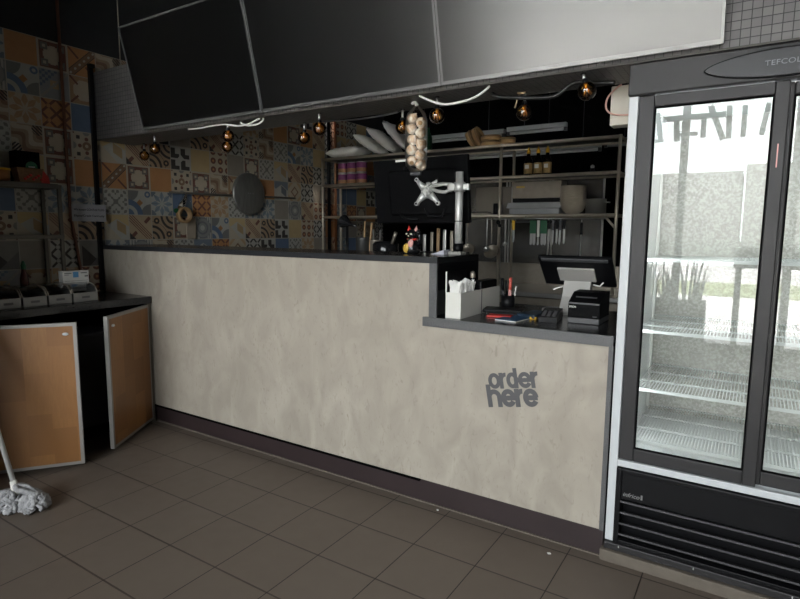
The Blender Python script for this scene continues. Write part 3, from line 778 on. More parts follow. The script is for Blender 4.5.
BULBS = [(-1.03, .28, 1.95, (0, 0, 0), 'small amber globe bulb at the far left end under the bulkhead, farther from the camera'),
 (-0.63, .10, 1.95, (0, 0, 0), 'amber globe bulb on a bright stem under the bottom left corner of the left screen'),
 (0.19, .05, 1.965, (0, 0, 0), 'upper amber bulb of the close pair below the looped white cable'),
 (-0.09, .28, 1.95, (0, 0, 0), 'lower amber bulb of the close pair below the looped white cable'),
 (0.62, .27, 1.95, (0, .06, 0), 'amber globe bulb on a slanting bright stem in front of the blue star tiles'),
 (0.885, .10, 1.955, (0, 0, 0), 'amber globe bulb hanging above the left end of the sack shelf'),
 (1.34, .25, 1.945, (0, 0, 0), 'amber globe bulb just left of the hanging garlic net'),
 (1.634, .10, 1.950, (0, 0, 0), 'amber globe bulb just right of the hanging garlic net'),
 (2.03, .23, 1.948, (0, 0, 0), 'amber globe bulb beside the tied twig, over the steamer baskets'),
 (2.345, .05, 1.965, (0, -.25, 0), 'large amber globe bulb on a leaning stem nearest the fridge')]
for i, (x, y, z, t, lb) in enumerate(BULBS): bulb(x, y, z, t, lb)

def cable(name, pts, r, m, label, cat='cable'):
    # smooth the run with Catmull-Rom
    P = [Vector(p) for p in pts]; Q = []
    for i in range(len(P)-1):
        p0, p1, p2, p3 = P[max(i-1, 0)], P[i], P[i+1], P[min(i+2, len(P)-1)]
        for k in range(8):
            t = k/8
            Q.append(0.5*((2*p1)+(p2-p0)*t+(2*p0-5*p1+4*p2-p3)*t*t+(-p0+3*p1-3*p2+p3)*t**3))
    Q.append(P[-1])
    o = MB(At(*P[0])).tube(Q, r, 8).build(name, m); return tag(o, label, cat)
cable('hanging_cable', [(-0.16, .03, 2.034), (-0.05, .03, 2.030), (0.08, .03, 2.034), (0.166, .03, 2.034), (0.23, .03, 2.024), (0.30, .03, 2.012), (0.39, .03, 2.014), (0.45, .03, 2.028), (0.49, .03, 2.037)], 0.0055, M['cable_white'], 'thin white cable drooping under the joint of the left and middle screens')
cable('hanging_cable', [(0.32, .035, 2.030), (0.38, .035, 2.008), (0.46, .035, 2.008), (0.505, .035, 2.022), (0.515, .035, 2.037)], 0.0055, M['cable_white'], 'second short white cable looping beside the first under the screens')
cable('hanging_cable', [(1.575, .03, 2.038), (1.61, .03, 2.020), (1.674, .03, 1.993), (1.738, .03, 1.981), (1.839, .03, 1.990), (1.898, .03, 2.010), (1.94, .03, 2.037)], 0.0055, M['cable_white'], 'white cable sagging in a curve right of the garlic net')
cable('hanging_cable', [(1.90, .15, 2.034), (1.945, .15, 2.013), (2.085, .15, 1.992), (2.199, .15, 1.987), (2.264, .15, 2.026), (2.30, .15, 2.033), (2.39, .15, 2.018), (2.451, .15, 2.012)], 0.009, M['cable_black'], 'black cable sagging between the two bulbs nearest the fridge')
cable('hanging_cable', [(0.75, .26, 2.032), (1.0, .26, 2.020), (1.2, .27, 2.025), (1.3, .27, 2.034)], 0.005, M['grey_plastic'], 'thin grey cable along the back of the bulkhead above the sacks')
cable('hanging_cable', [(2.447, .30, 2.037), (2.427, .30, 2.025), (2.392, .30, 1.99), (2.385, .30, 1.948), (2.404, .30, 1.92), (2.447, .30, 1.907), (2.53, .30, 1.903)], 0.004, M['cable_pink'], 'pink cable looping in front of the white junction box')
tw = MB(At(2.0, .2, 2.0)); tw.tube([(2.02, .20, 2.036), (2.008, .20, 2.01), (1.995, .20, 1.967)], 0.0035, 6); tw.tube([(2.005, .20, 2.033), (2.045, .20, 2.031)], 0.005, 6)
tag(tw.build('tied_twig', mat('twig', (0.45, 0.33, 0.2), 0.7)), 'thin tan twig tied beside a bulb stem under the bulkhead', 'twig')
jb = thing('junction_box', 'white wall box with a pink cable loop beside the fridge top', 'box', (2.40, 0.32, 1.865))
MB(jb).bb(2.40, 2.535, 0.32, 0.40, 1.868, 2.038, 0.003).build('box_body', mat('box_cream', (0.66, 0.62, 0.54), 0.6), jb)
MB(jb).bb(2.405, 2.53, 0.316, 0.32, 1.90, 2.034).build('cover', mat('box_cover', (0.60, 0.57, 0.50), 0.55), jb)

# ------------------------------------------------------------------ hanging garlic net
GX, GY = 1.50, 0.13
gn = thing('garlic_net', 'clear net bag of garlic hanging from the bulkhead', 'net bag', (GX, GY, 1.70))
pr = [(0.0, 1.69), (0.03, 1.692), (0.052, 1.72), (0.057, 1.76), (0.057, 1.88), (0.055, 1.95), (0.046, 1.98), (0.018, 2.012), (0.007, 2.018), (0.006, 2.03)]
MB(gn).lathe(pr, (GX, GY, 0), 20).build('mesh_sleeve', M['net'], gn)
kn = MB(gn); kn.ball((GX, GY, 2.022), 0.010, (1, 1, .8)); kn.tube([(GX, GY, 2.026), (GX-0.012, GY, 2.037), (GX-0.03, GY, 2.03)], [0.007, 0.011, 0.006], 8)
kn.build('knot', M['cable_white'], gn)
MB(gn).bb(GX-0.03, GX+0.03, GY-0.008, GY+0.008, 1.674, 1.690).build('tag', M['grey_plastic'], gn)
def garlic(p, rot, r):
    g = thing('garlic_bulb', 'white garlic bulb packed inside the hanging net bag', 'garlic', p, rot, 'garlic bulbs in the net')
    pr = [(0, -r*.86), (r*.35, -r*.84), (r*.8, -r*.55), (r, -r*.05), (r*.82, r*.45), (r*.42, r*.80), (r*.16, r*1.0), (r*.10, r*1.15), (0, r*1.17)]
    bm = MB(); bm.lathe(pr, (0, 0, 0), 20)
    for v in bm.bm.verts:
        a = math.atan2(v.co.y, v.co.x); k = 1-0.07*abs(math.sin(a*4))*(1 if abs(v.co.z) < r*.7 else .3)
        v.co.x *= k; v.co.y *= k
    bm.build('cloves', M['garlic'], g)
    MB().cyl((0, 0, -r*.9), (0, 0, -r*.8), r*.32, r*.4, seg=12).build('root_plate', mat('root_plate', (0.42, 0.27, 0.14), 0.9), g)
    return g
for k in range(5):
    for sgn in (-1, 1):
        garlic((GX+sgn*0.0265, GY-0.004+0.008*((k+sgn) % 2), 1.723+0.0525*k+(0.026 if sgn < 0 else 0.0)), (random.uniform(.6, 1.5), random.uniform(-.6, .6), random.uniform(0, 6)), 0.0295)
garlic((GX-0.012, GY+0.03, 1.74), (1.2, .2, 2.0), 0.024); garlic((GX+0.014, GY+0.034, 1.84), (.9, -.3, 4.0), 0.024)

# ------------------------------------------------------------------ on the raised bar: monitor arm, monitor, lucky cat, papers
PX, PY = 1.612, 0.405
ma = thing('monitor_stand', 'silver pole-mounted monitor arm clamped to the end of the raised bar', 'monitor arm', (PX, PY, 1.266))
MB(ma).cyl((PX, PY, 1.275), (PX, PY, 1.71), 0.0215, seg=24).build('pole', M['alu'], ma)
MB(ma).cyl((PX, PY, 1.705), (PX, PY, 1.712), 0.0205, seg=24).build('pole_cap', M['grey_plastic'], ma)
MB(ma).cyl((PX, PY, 1.267), (PX, PY, 1.325), 0.026, seg=24).bb(PX-0.045, PX+0.045, PY-0.05, PY+0.05, 1.267, 1.277, 0.003).build('pole_base', M['black_plastic'], ma)
MB(ma).cyl((PX, PY, 1.443), (PX, PY, 1.448), 0.0225, seg=24).build('cable_band', M['black_plastic'], ma)
cl = MB(ma); cl.cyl((PX, PY, 1.605), (PX, PY, 1.655), 0.031, seg=24); cl.bb(PX-0.06, PX-0.024, PY-0.018, PY+0.018, 1.61, 1.65, 0.004); cl.bb(PX+0.024, PX+0.06, PY-0.012, PY+0.012, 1.612, 1.646, 0.004)
cl.build('clamp', M['alu'], ma)
am = MB(ma)
am.tube([(PX-0.055, PY, 1.645), (PX-0.10, PY+0.004, 1.650), (PX-0.16, PY+0.008, 1.645), (PX-0.19, PY+0.012, 1.636)], 0.011, 10)
am.tube([(PX-0.055, PY, 1.618), (PX-0.09, PY+0.004, 1.605), (PX-0.14, PY+0.008, 1.612), (PX-0.19, PY+0.012, 1.630)], 0.010, 10)
am.cyl((PX-0.058, PY, 1.605), (PX-0.058, PY, 1.655), 0.014, seg=16)
am.build('arm_link', M['alu'], ma)
VX, VY, VZ = 1.392, 0.425, 1.615
jt = MB(ma)
for z in (1.600, 1.628, 1.650): jt.cyl((PX-0.20, PY+0.014, z), (PX-0.20, PY+0.014, z+0.012), 0.016, seg=16)
jt.cyl((PX-0.20, PY+0.014, 1.595), (PX-0.20, PY+0.014, 1.665), 0.010, seg=14)
jt.build('joint', M['alu'], ma)
vp = MB(ma)
vp.cyl((VX, VY, VZ), (VX, VY+0.022, VZ), 0.034, 0.04, seg=24)
for sx_ in (-1, 1):
    for sz_ in (-1, 1):
        vp.tube([(VX+sx_*0.015, VY+0.014, VZ+sz_*0.015), (VX+sx_*0.055, VY+0.016, VZ+sz_*0.050), (VX+sx_*0.070, VY+0.018, VZ+sz_*0.068)], [0.026, 0.014, 0.011], 10)
        vp.cyl((VX+sx_*0.070, VY+0.008, VZ+sz_*0.068), (VX+sx_*0.070, VY+0.028, VZ+sz_*0.068), 0.012, seg=14)
vp.build('mount_bracket', M['alu'], ma)
sc = MB(ma)
for sx_ in (-1, 1):
    for sz_ in (-1, 1): sc.cyl((VX+sx_*0.070, VY+0.003, VZ+sz_*0.068), (VX+sx_*0.070, VY+0.009, VZ+sz_*0.068), 0.006, seg=10)
sc.build('screw', M['black_plastic'], ma)

mo = thing('monitor', 'black flat monitor seen from behind on a silver arm over the bar', 'monitor', (1.32, 0.49, 1.435), (math.radians(7), 0, math.radians(-3)))
MB().bb(-0.325, 0.325, 0.0, 0.030, 0.0, 0.375, 0.006).build('panel_housing', M['matte_black'], mo)
bk_ = MB(); bk_.bb(-0.20, 0.26, -0.022, 0.0, 0.05, 0.31, 0.010); bk_.build('rear_bulge', M['matte_black'], mo)
cc = MB(); cc.tube([(-0.14, -0.012, 0.08), (-0.12, -0.02, 0.045), (-0.09, -0.022, 0.03), (0.0, -0.022, 0.025)], 0.006, 8); cc.tube([(0.05, -0.02, 0.09), (0.07, -0.024, 0.045), (0.16, -0.024, 0.04), (0.19, -0.02, 0.09)], 0.006, 8)
cc.build('rear_cables', M['black_plastic'], mo)
MB().bb(-0.315, 0.315, 0.030, 0.0315, 0.012, 0.365).build('screen', M['panel'], mo)
MB().bb(-0.15, 0.0, -0.006, 0.0, 0.36, 0.372).build('top_sticker', M['paper'], mo)
MB().bb(-0.10, -0.085, -0.0035, 0.0, 0.07, 0.33).build('rear_ridge', M['black_plastic'], mo)

cat_ = thing('lucky_cat', 'small black beckoning lucky cat figurine with red ears on the bar', 'figurine', (1.405, 0.26, 1.267), (0, 0, -0.15))
body = MB()
body.lathe([(0, 0), (.036, .0), (.043, .012), (.044, .035), (.036, .058), (.024, .072), (.020, .078), (.030, .084), (.037, .100), (.034, .118), (.022, .130), (0, .134)], (0, 0, 0), 24)
body.build('body', M['black_gloss'], cat_)
for sx_, m_ in ((-1, M['red']), (1, M['pink'])):
    MB().cyl((sx_*0.022, 0, .118), (sx_*0.027, 0, .152), 0.014, 0.001, seg=14).build('ear', m_, cat_, 'red ear' if sx_ < 0 else 'pink ear')
MB().tube([(-.026, -.012, .079), (0, -.024, .076), (.026, -.012, .079), (.022, .014, .080), (0, .022, .081), (-.022, .014, .080), (-.026, -.012, .079)], 0.0055, 8).build('collar', M['red'], cat_)
MB().ball((-0.012, -.036, .030), 0.024, (1, .5, 1.1)).build('coin', M['gold'], cat_)
MB().ball((0.014, -.034, .055), 0.020, (.9, .5, 1.25), (0, .4, 0)).build('bib', M['pink'], cat_)
ar = MB(); ar.tube([(.040, 0, .050), (.056, -.006, .062), (.058, -.008, .090), (.053, -.012, .114)], [.012, .0115, .011, .012], 10); ar.ball((.052, -.013, .116), 0.014)
ar.build('raised_paw', M['black_gloss'], cat_)
fc = MB()
for sx_ in (-1, 1): fc.ball((sx_*0.015, -.033, .108), 0.0075, (1, .5, .7))
fc.ball((0, -.036, .098), 0.004); fc.build('face', mat('face_paint', (0.65, 0.6, 0.45), 0.5), cat_)
MB().ball((0, -.030, .074), 0.007).build('bell', M['green'], cat_)

lf = MB(At(1.56, .30, 1.267))
lf.prism([(-0.0+1.52, .267+1.0), (1.60, 1.267), (1.598, 1.292), (1.55, 1.276)], 0.26, 0.34)
tag(lf.build('folded_leaflet', mat('leaflet', (0.55, 0.55, 0.62), 0.8)), 'folded pale leaflet lying on the bar beside the arm base', 'leaflet')
pk = MB(At(1.66, .32, 1.267)); pk.bb(1.615, 1.69, 0.28, 0.345, 1.267, 1.283, 0.002)
tag(pk.build('small_carton', mat('carton_grey', (0.36, 0.35, 0.32), 0.7)), 'small flat grey carton at the right end of the bar', 'carton')

# ------------------------------------------------------------------ on the low till top
TZ = 0.9715
nb = thing('napkin_box', 'white two-section napkin box beside the bar end on the till top', 'box', (1.745, 0.02, TZ))
x0, x1, y0, y1, z1 = 1.742, 1.824, 0.020, 0.50, 1.096
q = MB(nb); q.bb(x0, x1, y0, y0+0.006, TZ, z1); q.bb(x0, x1, y1-0.006, y1, TZ, z1); q.bb(x0, x0+0.006, y0+0.006, y1-0.006, TZ, z1); q.bb(x1-0.006, x1, y0+0.006, y1-0.006, TZ, z1)
q.bb(x0+0.006, x1-0.006, y0+0.006, y1-0.006, TZ, TZ+0.006)
q.build('tray', M['white_plastic'], nb)
MB(nb).bb(x0+0.006, x1-0.006, 0.255, 0.263, TZ+0.006, z1-0.004).build('divider', M['white_plastic'], nb)
MB(nb).bb(x1, x1+0.0015, 0.256, 0.262, TZ+0.002, z1-0.002).build('seam', M['grey_plastic'], nb)
MB(nb).bb(x0-0.001, x0+0.004, y0+0.004, 0.25, z1, 1.195).build('back_panel', M['matte_black'], nb)
MB(nb).bb(x0-0.002, x0+0.0045, y0, y0+0.004, z1, 1.197).build('panel_edge', M['white_plastic'], nb)
def rumple(u, v): return 0.004*math.sin(9*u+4*v)+0.003*math.sin(23*v+3*u)
nk = MB(At(1.785, .12, 1.06))
for k in range(7):
    yk = 0.035+0.026*k
    nk.grid(8, 6, lambda u, v, yk=yk, k=k: (1.752+0.062*u+rumple(u, v+k), yk+rumple(v, u+k)*1.5, 1.0+0.148*v+(0.008*math.sin(7*u+k) if v > .9 else 0)))
    nk.grid(8, 6, lambda u, v, yk=yk, k=k: (1.752+0.062*u+rumple(u, v+k), yk+0.012+rumple(v, u+k+2)*1.5, 1.0+0.144*v+(0.008*math.sin(6*u+k) if v > .9 else 0)))
tag(nk.build('napkin_stack', M['paper']), 'crumpled white paper napkins standing up in the white box', 'napkins', kind='stuff')
ps = thing('pepper_shaker', 'small glass shaker tip showing behind the white napkins', 'shaker', (1.783, 0.235, 1.0), (0, 0, 0))
MB(ps).lathe([(0, 0.98), (.015, .98), (.015, 1.14), (.011, 1.15), (.011, 1.158), (0, 1.158)], (1.783, 0.235, 0), 16).build('jar', M['cling'], ps)
MB(ps).lathe([(.0125, 1.155), (.0135, 1.172), (.010, 1.186), (0, 1.190)], (1.783, 0.235, 0), 16).build('cap', M['dull_steel'], ps)
blk = MB(At(1.78, .38, 1.0)); blk.bb(1.752, 1.815, 0.275, 0.485, 0.98, 1.135, 0.01)
tag(blk.build('black_pouch', M['black_plastic']), 'black pouch filling the rear section of the white box', 'pouch')

cu = thing('pen_cup', 'black pen cup full of markers behind the blue pad', 'cup', (1.90, 0.43, TZ))
MB(cu).lathe([(0, 0), (.036, 0), (.036, .085), (.033, .085), (.032, .006), (0, .006)], (1.90, 0.43, TZ), 20).build('cup_body', M['black_plastic'], cu)
def pen(dx, dy, tx, ty, L, r, m1, m2, label, grp=None):
    a = Vector((1.90+dx, .43+dy, TZ+0.01)); b = a+Vector((tx, ty, L))
    o = thing('marker_pen', label, 'pen', a, (0, 0, 0), grp)
    MB(o).cyl(a, a+(b-a)*0.62, r, seg=10).build('barrel', m1, o)
    MB(o).cyl(a+(b-a)*0.62, b, r*1.08, r*0.95, seg=10).build('cap', m2, o)
pen(.012, -.012, .008, -.006, .170, .0085, M['pink'], mat('pen_red', (0.62, 0.12, 0.09), 0.4), 'thick red capped marker, tallest in the pen cup')
pen(-.014, -.014, -.012, -.010, .165, .0075, M['grey_plastic'], M['black_plastic'], 'black capped marker with grey barrel in the pen cup')
pen(-.004, .014, -.018, .004, .150, .006, M['black_plastic'], M['anthracite'], 'thin black pen at the rear of the pen cup')
pen(.020, .006, .022, .002, .125, .0045, M['white_plastic'], M['white_plastic'], 'thin white pen leaning right in the pen cup')

by = MB(At(1.93, .30, TZ)); by.box((1.93, .30, TZ+0.022), (.20, .12, .016), (0, 0, .25), .006)
by.box((1.93, .30, TZ+0.007), (.17, .10, .014), (0, 0, .25), .002)
tag(by.build('black_folder', M['black_plastic']), 'black bill folder lying between the white box and the pads', 'folder')
rp_ = MB(At(1.955, .215, TZ)); rp_.box((1.952, .200, TZ+0.005), (.12, .06, .009), (0, 0, .15), .001)
tag(rp_.build('red_notepad', M['red']), 'flat red notepad tucked at the edge of the black folder', 'notepad')
bp_ = thing('blue_booklet', 'dark blue printed booklet lying beside the red notepad', 'booklet', (2.03, .165, TZ), (0, 0, -.12))
MB().bb(-.05, .06, -.08, .10, 0.0, .005, .001).build('pages', M['paper'], bp_)
MB().bb(-.051, .061, -.081, .101, .0052, .0075).build('cover', M['blue'], bp_)
bd = MB(At(2.09, .26, TZ)); bd.box((2.09, .30, TZ+0.012), (.10, .16, .022), (0, 0, -.2), .005)
tag(bd.build('flat_gadget', mat('navy', (0.015, 0.03, 0.05), 0.3)), 'dark blue flat gadget right of the blue booklet', 'gadget')
tm_ = thing('card_terminal', 'black card payment terminal lying in front of the silver till stand', 'card reader', (2.185, 0.27, TZ), (0, 0, .15))
t_ = MB(); t_.prism([(-.10, 0), (.10, 0), (.10, .045), (.02, .042), (-.10, .024)], -.042, .042, axis='x'); t_.build('casing', M['black_plastic'], tm_)
k_ = MB()
for i in range(3):
    for j in range(4): k_.box((-.024+.024*i, -.075+.020*j, .030+.0038*j), (.016, .012, .004), (.17, 0, 0))
k_.build('keypad', M['grey_plastic'], tm_)
MB().box((0, .045, .0435), (.062, .065, .002), (.05, 0, 0)).build('display', M['black_gloss'], tm_)
wr = MB(At(2.10, .21, TZ)); wr.bb(2.098, 2.128, .215, .250, TZ, TZ+.012, .002)
tag(wr.build('yellow_tag', M['yellow']), 'tiny yellow tag beside the card terminal', 'tag')

# till terminal
po_ = thing('till_terminal', 'black till terminal on a silver stand, screen turned to the kitchen', 'till', (2.24, 0.50, TZ))
ty_ = 0.50
b_ = MB(po_); pts = []
for k in range(28):
    t = 2*PI*k/28; pts.append((2.185+0.125*math.copysign(abs(math.cos(t))**.7, math.cos(t)), .53+.075*math.copysign(abs(math.sin(t))**.7, math.sin(t))))
b_.prism(pts, TZ, TZ+0.020, axis='z'); b_.build('foot', M['silver_paint'], po_)
s_ = MB(po_); s_.prism([(.46, TZ+.018), (.60, TZ+.018), (.595, TZ+.06), (.57, 1.14), (.54, 1.14), (.51, 1.06)], 2.165, 2.30, axis='x'); s_.build('stand', M['silver_paint'], po_)
d_ = MB(po_); th = math.radians(46)
d_.box((2.235, .515, 1.195), (.365, .022, .215), (th, 0, 0), .006)
d_.build('display_head', M['black_plastic'], po_)
n_ = Vector((0, -math.cos(th), -math.sin(th))); u_ = Vector((0, -math.sin(th), math.cos(th)))
cpt = Vector((2.235, .515, 1.195))
bx = MB(po_); p_ = cpt+n_*0.017-u_*.01; bx.box(p_, (.185, .012, .095), (th, 0, 0), .003); bx.build('rear_plate', M['silver_paint'], po_)
lp_ = MB(po_); p_ = cpt+n_*0.012+u_*.094; lp_.box(p_, (.33, .010, .020), (th, 0, 0), .004); lp_.build('top_lip', M['grey_plastic'], po_)
p_ = cpt-n_*0.0125
MB(po_).box(p_, (.345, .002, .195), (th, 0, 0)).build('screen', M['panel'], po_)
cb = MB(po_); cb.tube([(2.31, .55, 1.125), (2.345, .535, 1.12), (2.365, .52, 1.14)], .004, 8); cb.tube([(2.16, .55, 1.11), (2.13, .54, 1.10), (2.11, .53, 1.09)], .004, 8); cb.build('cable', M['cable_white'], po_)

pr_ = thing('receipt_printer', 'black receipt printer at the right end of the till top', 'printer', (2.35, .32, TZ))
x0, x1, y0, y1 = 2.277, 2.420, .225, .42
MB(pr_).bb(x0, x1, y0, y1, TZ, TZ+.026, .003).build('base', M['grey_plastic'], pr_)
b_ = MB(pr_); b_.prism([(y0+.002, TZ+.026), (y1, TZ+.026), (y1, TZ+.140), (y0+.09, TZ+.138), (y0+.004, TZ+.096)], x0, x1, axis='x'); b_.build('casing', M['matte_black'], pr_)
MB(pr_).bb(x0+.002, x1-.002, y0-.001, y0+.003, TZ+.090, TZ+.097).build('front_edge', M['grey_plastic'], pr_)
sl = MB(pr_); sl.box((2.348, y0+.045, TZ+.119), (.095, .008, .003), (math.radians(26), 0, 0)); sl.build('paper_slot', M['grey_plastic'], pr_)
tm = text_mesh('EPSON', 1.0, .02)
MB(pr_).add_mesh(tm, fit_text(tm, x0+.006, x0+.036, TZ+.072, TZ+.081, y0+.0008)).build('maker_lettering', M['white_plastic'], pr_)
MB(pr_).bb(x1-.030, x1-.012, y0, y0+.002, TZ+.034, TZ+.038).build('status_light', M['grey_plastic'], pr_)
bo = thing('bottle', 'small bottle with pale label at the far right behind the printer', 'bottle', (2.475, .62, TZ))
MB(bo).lathe([(0, 0), (.022, 0), (.022, .09), (.010, .12), (.010, .14), (0, .14)], (2.475, .62, TZ), 16).build('glass', M['soy_glass'], bo)
MB(bo).lathe([(.0225, .035), (.0225, .075)], (2.475, .62, TZ), 16).build('label', M['paper'], bo)

# ------------------------------------------------------------------ kitchen: prep bench, back bench, splashback
pb = thing('prep_bench', 'dark prep bench just behind the raised bar', 'bench', (0.2, .8, 0))
MB(pb).bb(-1.15, 1.55, .56, 1.15, .94, .98, .003).build('top', M['dull_steel'], pb)
MB(pb).bb(-1.15, 1.55, .60, 1.12, .08, .94).build('carcass', M['black_paint'], pb)
for x in (-1.05, 1.45):
    for y in (.64, 1.08): MB(pb).cyl((x, y, 0), (x, y, .08), .02, seg=12).build('leg', M['dull_steel'], pb)
kb = thing('back_bench', 'long stainless back bench with a low upstand under the shelves', 'bench', (0.5, 2.7, 0))
MB(kb).bb(-1.19, 2.3, 2.30, 3.10, .83, .87, .003).build('top', M['steel'], kb)
MB(kb).bb(-1.19, 2.3, 3.10, 3.12, .83, 1.075).build('upstand', M['dull_steel'], kb)
MB(kb).bb(-1.19, 2.3, 2.36, 3.06, .10, .83).build('carcass', M['dull_steel'], kb)
for x in (-1.1, .5, 2.2):
    for y in (2.4, 3.0): MB(kb).cyl((x, y, 0), (x, y, .10), .022, seg=12).build('leg', M['dull_steel'], kb)
for i, (xa, xb, w_) in enumerate(((.02, .545, 'left'), (.555, 1.045, 'middle'), (1.055, 1.62, 'right'))):
    sp_ = thing('splashback', '%s stainless splashback sheet on the back wall' % w_, 'splashback', ((xa+xb)/2, 3.78, 1.0), group='steel splashbacks')
    MB(sp_).bb(xa, xb, 3.78, 3.795, .86, 1.98).build('sheet', M['splash'], sp_)
    for x in (xa+.012, xb-.012): MB(sp_).bb(x-.009, x+.009, 3.772, 3.78, .86, 1.98).build('joint_strip', M['steel'], sp_)

# pass shelf
PSL = thing('steel_shelf', 'long three-tier pipe shelf standing on the back bench', 'shelf', (0.44, 2.65, .87))
SX0, SX1, SY0, SY1 = -1.13, 2.005, 2.50, 2.82
TIERS = (1.535, 1.880, 2.165)
for x in (SX0, .98, SX1):
    for y in (SY0, SY1): MB(PSL).cyl((x, y, .872), (x, y, 2.18), .0145, seg=12).build('post', M['shelf_metal'], PSL)
for z in TIERS:
    sh = MB(PSL)
    for y in (SY0, SY1): sh.cyl((SX0, y, z), (SX1, y, z), .0145, seg=12)
    for x in (SX0, SX1): sh.cyl((x, SY0, z), (x, SY1, z), .012, seg=12)
    sf = sh.build('rail_frame', M['shelf_metal'], PSL)
    MB(PSL).bb(SX0+.01, SX1-.01, SY0+.016, SY1-.016, z+.002, z+.012).build('board', M['shelf_board'], sf)
for y in (SY0,):
    MB(PSL).tube([(SX1-.10, y+.02, 1.53), (SX1-.01, y+.02, 1.43)], .010, 8).build('brace', M['shelf_metal'], PSL)
hr = MB(PSL); hr.cyl((.55, 2.428, 1.505), (1.95, 2.428, 1.505), .005, seg=8)
for x in (.58, 1.24, 1.92): hr.tube([(x, 2.428, 1.505), (x, 2.487, 1.53)], .004, 6)
hr.build('hook_rail', M['steel'], PSL)

ZT = TIERS[2]+.012
def pillow(L, Wd, T, pinch=.6):
    b = MB()
    def f(s):
        def g(u, v):
            a, c = 2*u-1, 2*v-1
            ea = max(0, 1-abs(a)**3.6)**.58; ec = max(0, 1-abs(c)**2.6)**.5
            wv = 1-.18*pinch*abs(a)**4
            rp = .004*math.sin(17*a+5*c)*ea*ec
            return (a*L/2, c*Wd/2*wv, s*(T/2*ea*ec+rp))
        return g
    b.grid(22, 14, f(1)); b.grid(22, 14, f(-1)); bmesh.ops.remove_doubles(b.bm, verts=b.bm.verts[:], dist=1e-4)
    return b
def sack(loc, rot, L, Wd, T, label):
    o = thing('flour_sack', label, 'sack', loc, rot, 'white sacks on the top shelf')
    pillow(L, Wd, T).build('bag', M['sack'], o)
    e_ = MB()
    e_.grid(6, 4, lambda u, v: (-L/2-.045+.055*u, (v-.5)*Wd*(.35+.45*u), .004*math.sin(9*v)))
    e_.grid(6, 4, lambda u, v: (-L/2-.045+.055*u, (v-.5)*Wd*(.35+.45*u), .004*math.sin(9*v)-.004))
    e_.build('tied_end', M['sack'], o)
    return o
sack((-.875, 2.64, ZT+.066), (0, -.03, 0), .46, .28, .115, 'white sack lying flat at the left end of the top shelf')
def lean(xb, xt, zt, lab, T=.10):
    dx, dz = xb-xt, zt-ZT-.03
    L = math.hypot(dx, dz); a = math.atan2(dz, dx)
    sack(((xb+xt)/2, 2.66, (ZT+.04+zt)/2), (0, a, 0), L, .24, T, lab)
lean(-.42, -.75, 2.405, 'leaning white sack next to the flat one, first of three')
lean(-.24, -.575, 2.455, 'leaning white sack between two others, second of three')
lean(-.07, -.37, 2.50, 'leaning white sack standing tallest, third of three')

jr = thing('glass_jar', 'small glass jar with a metal lid right of the leaning sacks', 'jar', (.02, 2.68, ZT))
jx, jy = .02, 2.68
MB(jr).lathe([(0, 0), (.045, 0), (.048, .01), (.048, .085), (.036, .105), (.036, .115)], (jx, jy, ZT), 20).build('jar_body', mat('jar_contents', (0.22, 0.19, 0.13), 0.25, var=.3, scale=30), jr)
MB(jr).lathe([(.039, .112), (.039, .135), (.034, .138), (0, .138)], (jx, jy, ZT), 20).build('lid', M['dull_steel'], jr)
gb = thing('green_bottle', 'green bottle half hidden behind the garlic net', 'bottle', (.12, 2.66, ZT))
MB(gb).lathe([(0, 0), (.040, 0), (.042, .012), (.042, .15), (.016, .21), (.015, .26), (0, .262)], (.12, 2.66, ZT), 20).build('glass', M['green'], gb)
MB(gb).lathe([(.017, .245), (.017, .27), (0, .272)], (.12, 2.66, ZT), 16).build('cap', M['black_plastic'], gb)

def steamer(loc, rot, r, h, label):
    o = thing('steamer_basket', label, 'steamer', loc, rot, 'bamboo steamers on the top shelf')
    MB().lathe([(r-.012, 0), (r, 0), (r, h), (r-.012, h), (r-.012, 0)], (0, 0, 0), 28).build('hoop', M['bamboo'], o)
    MB().lathe([(0, h*.5), (r-.012, h*.5), (r-.012, h*.5+.006), (0, h*.5+.006)], (0, 0, 0), 28).build('slat_base', M['bamboo'], o)
    MB().lathe([(r, h*.7), (r+.004, h*.7), (r+.004, h*.9), (r, h*.9)], (0, 0, 0), 28).build('band', M['skin_wood'], o)
ky = 2.67
steamer((.585, ky, ZT+.085), (0, math.radians(62), 0), .085, .05, 'bamboo steamer hoop leaning on its edge, farthest left')
steamer((.655, ky, ZT+.098), (0, math.radians(66), 0), .100, .05, 'larger bamboo hoop on its edge leaning on the flat steamer')
steamer((.80, ky, ZT+.002), (0, 0, 0), .098, .062, 'flat round steamer basket beside the leaning hoops')
steamer((.80, ky, ZT+.065), (0, 0, 0), .096, .045, 'round steamer basket stacked on top of another')
steamer((.975, ky-.02, ZT+.002), (0, 0, 0), .072, .075, 'small round steamer basket at the right end of its row')

def batten(xa, xb, y, z, label, joint=None):
    o = thing('light_batten', label, 'strip light', ((xa+xb)/2, y, z), group='unlit strip lights')
    MB(o).bb(xa, xb, y-.03, y+.03, z, z+.045, .005).build('housing', M['grey_light'], o)
    MB(o).cyl((xa+.03, y, z-.016), (xb-.03, y, z-.016), .015, seg=12).build('tube', M['tube_off'], o)
    for x in (xa+.012, xb-.012): MB(o).bb(x-.014, x+.014, y-.02, y+.02, z-.034, z).build('end_socket', M['grey_plastic'], o)
    for x in (xa+.18, xb-.18): MB(o).cyl((x, y, z+.045), (x, y, 3.598), .003, seg=6).build('hanger', M['grey_plastic'], o)
M['grey_light'] = mat('batten_grey', (0.42, 0.43, 0.44), 0.45); M['tube_off'] = mat('tube_unlit', (0.55, 0.56, 0.57), 0.3)
batten(-.55, .72, 3.2, 2.395, 'unlit grey strip light hanging highest, left one of its row')
batten(.75, 1.36, 3.2, 2.405, 'unlit short strip light above the row of steamers')
